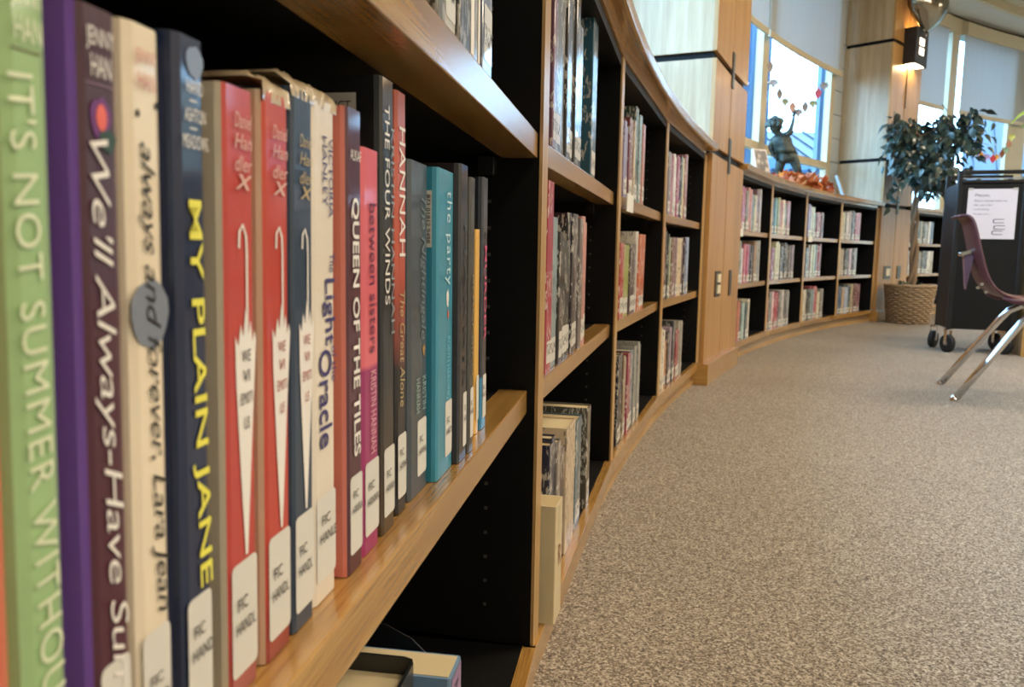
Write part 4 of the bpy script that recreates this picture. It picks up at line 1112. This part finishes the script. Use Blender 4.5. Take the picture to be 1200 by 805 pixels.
# pumpkin with dark stem
pk = RP(6.42, .12, LZ+.052); V, Fc = [], []
for j in range(9):
    la = -math.pi/2+math.pi*j/8
    for k in range(24):
        lo = math.tau*k/24; r = .058*math.cos(la)*(1+.07*abs(math.cos(4*lo))) + .001; V.append(pk+Vector((r*math.cos(lo), r*math.sin(lo), .046*math.sin(la))))
for j in range(8):
    for k in range(24): Fc.append((j*24+k, j*24+(k+1) % 24, (j+1)*24+(k+1) % 24, (j+1)*24+k))
po = raw('pumpkin', V, Fc, flat('pumpkin_orange', 'c9713c', .5), None, None, True); tag(po, 'small orange pumpkin with a dark stem among the ledge leaves', 'pumpkin')
tubeo('stem', [pk+Z*.04, pk+Z*.085+Vector((-.004, 0, 0))], [.019, .017], flat('dark_stem', '3a3a3c'), po, 6)

# window garlands
def garland(pts, label, seed, size=.075, cols=('9a8a7e', 'a2948a', '8f8478', 'a3a884', 'c9957a', '9a8474', '8d8076', '9a9a6a', 'b8383c')):
    g = empty('paper_leaf_garland', label=label, cat='garland', group='paper leaf garlands in the windows')
    P3 = [RP(i, .335, z) for i, z in pts]
    tubeo('string', [p+Z*.026 for p in P3], .0012, flat('twine', '8a8270'), g, 5)
    for k, p in enumerate(P3):
        me = maple(size*(1.25 if k in (4, 8) else 1), seed+k) if k % 2 else rhomb(size, seed+k)
        me.materials.append(flat('paper_leaf_%s' % cols[k % len(cols)], cols[k % len(cols)], .8))
        o = bpy.data.objects.new('leaf', me); COL.objects.link(o); o.parent = g; a_ = th(pts[k][0])
        tng = Vector((math.sin(a_), math.cos(a_), 0)); nr = Vector((-math.cos(a_), math.sin(a_), 0))
        yw = -1.0+random.Random(seed+k).uniform(-.5, .5); x_ = (tng*math.cos(yw)+nr*math.sin(yw)).normalized(); n_ = x_.cross(Z)
        m = Matrix((x_, -Z, x_.cross(-Z))).transposed().to_4x4(); m.translation = p; o.matrix_world = m
    return g
def rhomb(size, seed):
    V = [(0, -.8, 0), (.10, -.5, .02), (.42, -.1, 0), (.30, .3, .03), (0, .75, 0), (-.30, .3, .03), (-.42, -.1, 0), (-.10, -.5, .02), (0, 0, .05)]
    me = bpy.data.meshes.new('leaf'); me.from_pydata([(x*size, y*size, z*size) for x, y, z in V], [], [(8, k, (k+1) % 8) for k in range(8)]); return me
garland([(6.02, 2.04), (6.12, 1.937), (6.285, 1.879), (6.42, 1.84), (6.62, 1.825), (6.77, 1.805), (6.935, 1.873), (7.12, 1.927), (7.233, 2.03), (7.37, 2.117)],
        'string of paper autumn leaves hanging across the window above the statue', 20)
garland([(11.24, 1.90), (11.39, 1.873), (11.52, 1.842), (11.66, 1.832), (11.805, 1.822), (11.88, 1.847), (12.01, 1.898), (12.08, 1.95), (12.14, 2.02), (12.2, 2.113)],
        'string of paper autumn leaves across the window above the black cart', 40, .08, ('c9a23a', 'd8a040', 'e08a3a', 'b06a7a', 'c8302c', 'e08a2c', '9a5a34', '8a8a5a', 'c87a4a'))

# wall lamp on the far column
sl = empty('wall_lamp', label='dark box wall lamp with four lit panes on the far wooden column', cat='lamp')
iA, iB, rA, rB, z0, z1 = 8.33, 8.66, -.13, -.02, 2.40, 2.73
DKB = flat('dark_lamp_metal', '2e2824', .5, .2)
for args in ((iA, iB, rA, rA+.004), (iA, iA+.006, rA, rB), (iB-.006, iB, rA, rB)): MB().arc(*args, z0, z1, .4).build('lamp_side', DKB, sl)
MB().arc(iA, iB, rA-.004, rB, z0+.14, z0+.145, .4).build('lamp_plate', DKB, sl)
GLOW = emit('lit_lamp_pane', (1, .86, .66), 2.2); mi = (iA+iB)/2-.01
for a, b in ((mi-.060, mi-.012), (mi+.012, mi+.060)):
    for q0, q1 in ((2.495, 2.560), (2.580, 2.645)): MB().arc(a, b, rA-.006, rA-.001, q0, q1, 1).build('lit_pane', GLOW, sl)
MB().arc(iA+.02, iB-.02, rA+.01, rB-.01, z0+.01, z0+.03, .4).build('lower_bulb', emit('bulb', (1, .78, .45), 30), sl)
MB().arc(iA+.02, iB-.02, rA+.01, rB-.01, z1-.04, z1-.02, .4).build('upper_bulb', emit('bulb_top', (1, .62, .22), 16), sl)
# hanging cord below and above it
tubeo('lamp_cord', [RP(8.47, -.026, 2.39), RP(8.47, -.026, 2.02)], .004, flat('dark_cord', '4a3420'), sl, 6)

# foil balloon
V, Fc = [], []; bc = Vector((3.80, 7.55, 2.93)); seg, rg = 28, 16; rt_ = Vector((.9, .43, 0)); fd = Vector((-.43, .9, 0))
for j in range(rg+1):
    q = j/rg; zz = .27*(1-q)-.235*q*1.0; prof = math.sin(math.pi*min(1, q*.98+.01))**.62*(1 if q < .5 else 1-.25*(q-.5)*2*(q-.5)*2)
    for k in range(seg):
        t = math.tau*k/seg; wr = 1+.07*math.sin(11*t+q*7)*q*1.2
        V.append(bc+rt_*(.245*prof*math.cos(t)*wr)+fd*(.10*prof**1.2*math.sin(t)*wr)+Z*zz)
for j in range(rg):
    for k in range(seg): Fc.append((j*seg+k, (j+1)*seg+k, (j+1)*seg+(k+1) % seg, j*seg+(k+1) % seg))
bo = raw('balloon', V, Fc, flat('silver_foil', '8f8a80', .16, 1), None, None, True); tag(bo, 'silver foil balloon floating in front of the far column top', 'balloon')
tubeo('tail', [bc-Z*.235, bc-Z*.255+rt_*.008, bc-Z*.27], [.01, .004, .012], flat('silver_foil', '8f8a80', .16, 1), bo, 8)
tubeo('ribbon', [bc-Z*.26, Vector((3.63, 7.45, 2.4)), Vector((3.60, 7.50, 2.08))], .0015, flat('ribbon', '6a5030'), bo, 4)

# ================================================================ FICUS TREE IN BASKET
BX, BY = 3.70, 7.30
bk = empty('ficus_tree', label='artificial ficus tree with twisted trunk standing in a woven basket', cat='tree')
bs = empty('woven_basket', label='round tan woven basket on the carpet holding the ficus', cat='basket')
BM = wood('wicker', '8a7454', 'a89070', 'bda684', rough=.6, coat=0, grain=3, fleck=.3)
def brad(z): return .170+.040*(z/.345)
wv = bpy.data.meshes.new
for j in range(17):
    z = .012+j*.0205; R_ = brad(z); pts = []
    for k in range(120):
        t = math.tau*k/120; q = R_+0.0085*math.sin(15*t+(j % 2)*math.pi); pts.append(Vector((BX+q*math.cos(t), BY+q*math.sin(t), z+.0015*math.sin(15*t*2+j))))
    v, f = tube(pts, .0098, 6, False, True); raw('weave_strand', v, f, BM, bs, [(0, 0)]*(len(f)*4), True)
for k in range(30):
    t = math.tau*(k+.5)/30; p0, p1 = brad(0), brad(.35); tubeo('stake', [(BX+p0*math.cos(t), BY+p0*math.sin(t), .003), (BX+p1*math.cos(t), BY+p1*math.sin(t), .352)], .0045, BM, bs, 5)
pts = [Vector((BX+(brad(.35)+.004)*math.cos(math.tau*k/60), BY+(brad(.35)+.004)*math.sin(math.tau*k/60), .352+.003*math.sin(k))) for k in range(60)]
v, f = tube(pts, .013, 8, False, True); raw('rim', v, f, BM, bs, None, True)
v, f = tube([(BX, BY, .004), (BX, BY, .30)], [.160, .196], 32); raw('filling', v, f, flat('dark_gap_shade', '3a2e20', .95), bs)  # dark colour added so gaps between the strands look shaded
rng = random.Random(9)
# paper leaves / moss peeking out of the basket
for k in range(14):
    a_ = rng.random()*math.tau; r = rng.random()*.13; me = maple(.11, 60+k) if k % 2 else rhomb(.08, k); me.materials.append(flat('faded_moss_leaf', ['6d6f58', '7a8070', '3f4638'][k % 3], .9))
    o = bpy.data.objects.new('moss_leaf', me); COL.objects.link(o); o.parent = bs; o.location = (BX+r*math.cos(a_), BY+r*math.sin(a_), .335+rng.random()*.03); o.rotation_euler = (rng.uniform(-1, 1), rng.uniform(-1, 1), a_)
BARK = wood('ficus_bark', '6a543e', '8c7458', 'a89074', rough=.8, coat=0, grain=2)
trunks = []
for q in range(3):
    pts = []
    for k in range(22):
        z = .27+k*.048; t = q*2.094+k*.42; r = .022+.004*math.sin(k); pts.append((BX+.005+r*math.cos(t)+.012*math.sin(k*.3), BY+r*math.sin(t), z))
    v, f = tube(pts, [.021-.0004*k for k in range(22)], 8); raw('trunk', v, f, BARK, bk, None, True)
TOP = Vector((BX+.02, BY, 1.25))
branches = []
for k in range(26):
    a_ = math.tau*k*.381966; el = .0+.95*rng.random(); L = .20+.22*rng.random()
    base = Vector((BX+.01, BY, 1.22+.50*rng.random())); d = Vector((math.cos(a_)*(1-el*.35), math.sin(a_)*(1-el*.35), el))
    if math.cos(a_) > .3: L *= 1.3
    p1 = base+d*L*.5; p2 = base+d*L+Z*(-.02); p3 = p2+Vector((d.x, d.y, -.35))*.16
    p1, p2, p3 = [Vector((v.x, v.y-max(0, math.hypot(v.x-CX, v.y-CY)-RAD+.10)*1.2, v.z)) for v in (p1, p2, p3)]
    branches.append((base, p1, p2, p3)); tubeo('branch', [base, p1, p2, p3], [.009, .007, .004, .002], BARK, bk, 5)
def ficleaf(s, bend):
    V, Fc = [], []; prof = [(0, 0), (.12, .22), (.32, .30), (.56, .25), (.80, .12), (1.05, 0)]
    for y, x in prof:
        for sx in (-1, 0, 1): V.append((sx*x*s, y*s, (-bend*y*y*.35+abs(sx)*x*.28)*s))
    for j in range(5):
        for k in range(2): Fc.append((j*3+k, j*3+k+1, j*3+k+4, j*3+k+3))
    me = bpy.data.meshes.new('leaf'); me.from_pydata(V, [], Fc); return me, V, Fc
lms = []
for k, c in enumerate(('2c3a35', '36463f', '23302c', '43554c')):
    me, _, _ = ficleaf(.088, .5+.4*k/3); me.materials.append(flat('ficus_leaf_%d' % k, c, .28, 0, .35)); me.polygons.foreach_set('use_smooth', [True]*len(me.polygons)); lms.append(me)
def leafpose():
    while True:
        q = leafpose0()
        if math.hypot(q[0].x-CX, q[0].y-CY)-RAD > -.10: continue
        d = q[0]-Vector((BX+.06, BY, 1.52))
        if (d.x/.60)**2+(d.y/.55)**2+(d.z/.62)**2 < 1 or rng.random() < .04 and d.x > -.3: return q
def leafpose0():
    b = branches[rng.randrange(len(branches))]; t = .25+.75*rng.random()
    p = (b[0].lerp(b[1], t*3) if t < .333 else b[1].lerp(b[2], t*3-1) if t < .666 else b[2].lerp(b[3], t*3-2))
    p = p+Vector((rng.gauss(0, .065), rng.gauss(0, .065), rng.gauss(-.02, .065)))
    out = Vector((p.x-BX, p.y-BY, 0)); a_ = math.atan2(out.y, out.x)+rng.gauss(0, .8)
    return p, (rng.gauss(-.75, .45), rng.gauss(0, .4), a_-math.pi/2), .75+rng.random()*.5
for k in range(300):
    p, r, s = leafpose(); o = bpy.data.objects.new('leaf', lms[k % 4]); COL.objects.link(o); o.parent = bk; o.location = p; o.rotation_euler = r; o.scale = (s, s, s)
from mathutils import Euler
_, LV, LF = ficleaf(.088, .7); V, Fc = [], []
for k in range(1200):
    p, r, s = leafpose(); m = Euler(r).to_matrix(); q = len(V)
    V += [p+m @ (Vector(v)*s) for v in LV]; Fc += [tuple(q+x for x in f) for f in LF]
fo = raw('foliage', V, Fc, flat('ficus_leaf_1', '36463f', .28, 0, .35), bk, None, True); fo['kind'] = 'stuff'
# a low drooping sprig against the column
for k in range(8):
    o = bpy.data.objects.new('leaf', lms[k % 4]); COL.objects.link(o); o.parent = bk; o.location = (BX-.30-rng.random()*.05, BY-.16, 1.30-.035*k); o.rotation_euler = (-1.9, rng.gauss(0, .4), 2+rng.gauss(0, .6))

# ================================================================ BLACK ROLLING CART
ca = empty('rolling_cart', label='tall black metal cart on casters with a taped white notice', cat='cart')
CO = Vector((2.820, 5.06, 0)); cu = Vector((.955, -.297, 0)); cd_ = Vector((.297, .955, 0)); CW, CD = .395, .36
BK = flat('black_powder_coat', '07080a', .45, 0, 0, .3); BK2 = flat('black_frame_metal', '0c0f13', .3, 0, 0, .5)
def cb(name, x0, x1, y0, y1, z0, z1, mat, bev=.002): return MB().box(CO+cu*x0+cd_*y0+Z*z0, cu*(x1-x0), cd_*(y1-y0), Z*(z1-z0)).build(name, mat, ca, bev)
for y in (0, CD-.02):
    cb('end_panel', .02, CW-.02, y+.004, y+.014, .16, 1.075, BK)
    cb('frame_post', 0, .028, y, y+.022, .15, 1.165, BK2, .005); cb('frame_post', CW-.028, CW, y, y+.022, .15, 1.165, BK2, .005)
    cb('frame_bar', .028, CW-.028, y, y+.022, 1.140, 1.165, BK2, .004); cb('frame_bar', .028, CW-.028, y, y+.022, 1.085, 1.105, BK2, .004)
for x in (.004, CW-.012): cb('side_panel', x, x+.008, .022, CD-.02, .16, 1.075, BK)
for z in (.155, .47, .78, 1.07): cb('cart_shelf', .01, CW-.01, .014, CD-.02, z, z+.015, BK)
cb('shelf_edge', .03, CW-.03, .016, .024, 1.112, 1.118, METALP)
def wheel(x, y, ang):
    c = CO+cu*x+cd_*y; c = Vector((c.x, c.y, .058)); ax = Vector((math.cos(ang), math.sin(ang), 0))
    w_ = empty('caster'); w_.parent = ca; del w_['pivot']
    v, f = tube([c-ax*.014, c-ax*.012, c+ax*.012, c+ax*.014], [.048, .058, .058, .048], 24); 
    raw('wheel', v, f, RUBBER, w_, None, True)
    v, f = tube([c-ax*.016, c+ax*.016], .016, 14); raw('hub', v, f, flat('grey_hub', '6a6a6c', .4), w_)
    f2 = Vector((-ax.y, ax.x, 0))
    for s in (-1, 1):
        MB().box(c+ax*(s*.019)-f2*.012-Z*.006-(ax*.002 if s < 0 else Vector()), ax*.002, f2*.024, Z*.100).build('fork', CHROME, w_)
    MB().box(c-ax*.021-f2*.016+Z*.084, ax*.042, f2*.032, Z*.014).build('swivel_plate', CHROME, w_, .003)
wheel(.02, .03, .2); wheel(-.012, .30, -.9); wheel(CW-.05, .04, .5); wheel(CW-.03, .30, .1)
sg = raw('notice', [CO+cu*x-cd_*.0018+Z*z for x, z in ((.062, .735), (.338, .735), (.338, 1.048), (.062, 1.048))], [(0, 1, 2, 3)], flat('notice_paper', 'dcd8e2', .4)); tag(sg, 'white handwritten notice taped to the front of the black cart', 'sign')
nt = flat('notice_ink', '4a4650', .6)
def nl(t, x, z, wd, h): lettering('notice_lettering', t, nt, sg, CO+cu*(x+wd/2)-cd_*.002+Z*z, cu, Z, wd, h, shear=.15)
nl('Please,', .100, 1.008, .085, .020); nl('Return books back on', .100, .975, .180, .013); nl('the cart for', .098, .948, .105, .012); nl('reshelving.', .098, .920, .090, .012); nl('Thank you', .098, .890, .090, .012)
for k, (z, wd, off) in enumerate(((.762, .055, 0), (.795, .060, .008), (.835, .058, .002))):
    m = MB(); x = .215+off
    for (a_, b_, c_, d_) in ((x, x+wd, z, z+.004), (x, x+wd, z+.022, z+.026), (x-.004, x+.002, z+.003, z+.023)): m.box(CO+cu*a_-cd_*.0026+Z*c_, cu*(b_-a_), cd_*.0004, Z*(d_-c_))
    m.build('book_drawing', nt, sg)
for x in (.062, .31): MB().box(CO+cu*x-cd_*.0030+Z*1.040, cu*.028, cd_*.0006, Z*.014).build('tape', flat('clear_tape', 'b9b6b0', .3), sg)

# ================================================================ CHAIR
ch = empty('school_chair', label='maroon plastic school chair with chrome tube legs facing right', cat='chair')
cf = Vector((.927, -.374, 0)); cl_ = Vector((.374, .927, 0)); C0 = Vector((2.005, 3.54, 0))
def CP(f, l, z): return C0+cf*f+cl_*l+Z*z
MAR = flat('maroon_plastic', '54282c', .42, 0, .05)
prof = [(-.040, .792), (-.020, .802), (.006, .790), (.020, .755), (.034, .70), (.048, .64), (.064, .58), (.082, .525), (.105, .483), (.140, .457), (.185, .447), (.24, .443), (.31, .441), (.38, .444), (.44, .444), (.475, .432), (.485, .41)]
V, Fc = [], []; NW = 13
for j, (f_, z_) in enumerate(prof):
    q = j/(len(prof)-1); hw = .135+.065*min(1, q*1.9)
    if j < 2: hw -= .02-.01*j
    for k in range(NW):
        s = -1+2*k/(NW-1); e = abs(s)**4
        cup = .040*e
        if z_ > .5: fo_, zo = cup*.9, 0
        elif z_ > .446 and f_ < .2: fo_, zo = cup*.5, cup*.6
        else: fo_, zo = 0, cup*.35-.012*(1-s*s)
        lip = -.026*max(0, abs(s)-.93)/.07
        V.append(CP(f_+fo_+(lip if z_ > .5 else 0), s*hw, z_+zo+(lip if z_ <= .5 else 0)))
for j in range(len(prof)-1):
    for k in range(NW-1): Fc.append((j*NW+k, j*NW+k+1, (j+1)*NW+k+1, (j+1)*NW+k))
sh = raw('seat_shell', V, Fc, MAR, ch, None, True); s = sh.modifiers.new('sub', 'SUBSURF'); s.levels = 2; s.render_levels = 2; s = sh.modifiers.new('thick', 'SOLIDIFY'); s.thickness = .011; s.offset = 0
# thick rolled side edge following the profile
for sd in (-1, 1):
    pts = [CP(f_+(.022 if z_ > .5 else .008), sd*(.130+.065*min(1, j/(len(prof)-1)*1.9)), z_-(0 if z_ > .5 else .010)) for j, (f_, z_) in enumerate(prof) if j > 8]
    tubeo('rolled_edge', pts, [.006]+[.0135]*(len(pts)-3)+[.012, .008], MAR, ch, 10)
for sd in (-1, 1):
    L_ = [CP(0, sd*.230, .012), CP(.115, sd*.215, .185), CP(.215, sd*.195, .335), CP(.245, sd*.188, .375), CP(.29, sd*.18, .402), CP(.36, sd*.175, .408)]
    tubeo('leg', L_, [.0155]*6, CHROME, ch, 14)
    v, f = tube([CP(-.006, sd*.231, 0), CP(-.004, sd*.2305, .012), CP(0, sd*.230, .020)], [.017, .017, .012], 14); raw('glide', v, f, CHROME, ch)
    L_ = [CP(.52, sd*.225, .012), CP(.47, sd*.21, .2), CP(.425, sd*.19, .37), CP(.40, sd*.18, .405), CP(.33, sd*.175, .410)]
    tubeo('leg', L_, .0155, CHROME, ch, 14)
    v, f = tube([CP(.521, sd*.2255, 0), CP(.52, sd*.225, .02)], [.017, .013], 14); raw('glide', v, f, CHROME, ch)
tubeo('cross_brace', [CP(.30, -.18, .405), CP(.30, .18, .405)], .010, CHROME, ch, 10)
# back support bracket with bright cap, and rivets near the bend
br = raw('back_bracket', [CP(.012, -.05, .63), CP(.052, -.05, .63), CP(.030, -.05, .475), CP(.012, .01, .63), CP(.052, .01, .63), CP(.030, .01, .475)], [(0, 1, 2), (3, 5, 4), (0, 3, 4, 1), (1, 4, 5, 2), (2, 5, 3, 0)], flat('faded_maroon', '7a5058', .4), ch)
MB().box(CP(-.004, -.060, .620), cf*.055+Z*.018, cl_*.075, Z*.018).build('bracket_cap', CHROME, ch, .003)
for z_, f_ in ((.505, .066), (.472, .083), (.49, .052)): 
    v, f = tube([CP(f_, -.196, z_), CP(f_, -.210, z_)], .007, 10); raw('rivet', v, f, CHROME, ch)

# ================================================================ FREESTANDING BOOKCASE AT THE RIGHT, WITH PLANT
rb = empty('bookcase', label='freestanding oak bookcase at the right edge, behind the maroon chair', cat='bookcase')
RX, RY = 3.215, 4.90
def rbx(name, x0, x1, y0, y1, z0, z1, mat, long=0): return MB().box(Vector((RX, RY, z0))+cu*x0+cd_*y0, cu*(x1-x0), cd_*(y1-y0), Z*(z1-z0), long).build(name, mat, rb, .0015)
rbx('side_panel', 0, .05, 0, .30, 0, 1.12, OAK, 2); rbx('side_panel', .90, .95, 0, .30, 0, 1.12, OAK, 2)
rbx('top_panel', -.005, .955, -.01, .31, 1.12, 1.145, OAK); rbx('base_rail', .05, .90, 0, .30, 0, .11, OAK)
rbx('back_panel', .05, .90, .285, .30, .11, 1.12, BLACK)
for z in (.44, .75): rbx('shelf', .05, .90, .01, .285, z-.028, z, OAK)
ra = Vector((RX, RY, 0))+cu*.05; ux = cu; ny = cd_
for j, z in enumerate((.111, .441, .751)):
    x = .004
    for k, (c, w_) in enumerate((('e6e2d8', .03), ('8f3a40', .035), ('4a5a6a', .03), ('c8b070', .028), ('2a3a34', .04), ('d8d4ca', .03))):
        book(ra, ux, ny, z, x, w_, .22+.01*((k+j) % 3), .02, c, '%s book, %s from left on the %s shelf of the freestanding bookcase' % (('white', 'maroon', 'slate', 'ochre', 'dark green', 'ivory')[k], ORD[k], ('floor', 'middle', 'upper')[j]), 'books on the freestanding bookcase', 90+k+j, .15); x += w_+.001
pt = empty('potted_plant', label='bright green arching plant on the freestanding bookcase, leaf tips showing', cat='plant')
PC = Vector((RX+.22, RY+.12, 1.146))
v, f = tube([PC, PC+Z*.02, PC+Z*.13, PC+Z*.14], [.05, .055, .075, .078], 20); raw('pot', v, f, flat('terracotta', '9a5a3c', .7), pt, None, True)
GL = flat('fresh_green_leaf', '8fb04a', .45)
def blade(pts, wd):
    V, Fc = [], []; n_ = len(pts)
    for k, p in enumerate(pts):
        p = Vector(p); t = (Vector(pts[min(k+1, n_-1)])-Vector(pts[max(k-1, 0)])).normalized(); sd = t.cross(Vector((.2, -1, .3))).normalized(); w_ = wd*math.sin(math.pi*min(.97, .12+.88*k/(n_-1)))
        V += [p-sd*w_, p+Vector((0, .004, -.004)), p+sd*w_]
    for k in range(n_-1): Fc += [(3*k, 3*k+1, 3*k+4, 3*k+3), (3*k+1, 3*k+2, 3*k+5, 3*k+4)]
    o = raw('leaf', V, Fc, GL, pt, None, True); s = o.modifiers.new('t', 'SOLIDIFY'); s.thickness = .0015; s = o.modifiers.new('s', 'SUBSURF'); s.levels = 1; s.render_levels = 1
q = PC+Z*.13
blade([q, q+Vector((-.09, -.1, .22)), (3.17, 4.80, 1.66), (3.085, 4.78, 1.655), (3.045, 4.78, 1.60), (3.04, 4.78, 1.53), (3.055, 4.78, 1.475)], .020)
blade([q, q+Vector((-.06, -.08, .18)), (3.22, 4.82, 1.58), (3.13, 4.79, 1.585), (3.075, 4.78, 1.55), (3.06, 4.78, 1.50)], .018)
for a_ in (0, 1, 2, 3): blade([q, q+Vector((.08*math.cos(a_), .08*math.sin(a_)+.05, .25)), q+Vector((.2*math.cos(a_), .15*math.sin(a_)+.05, .30)), q+Vector((.3*math.cos(a_), .2*math.sin(a_)+.05, .18))], .02)
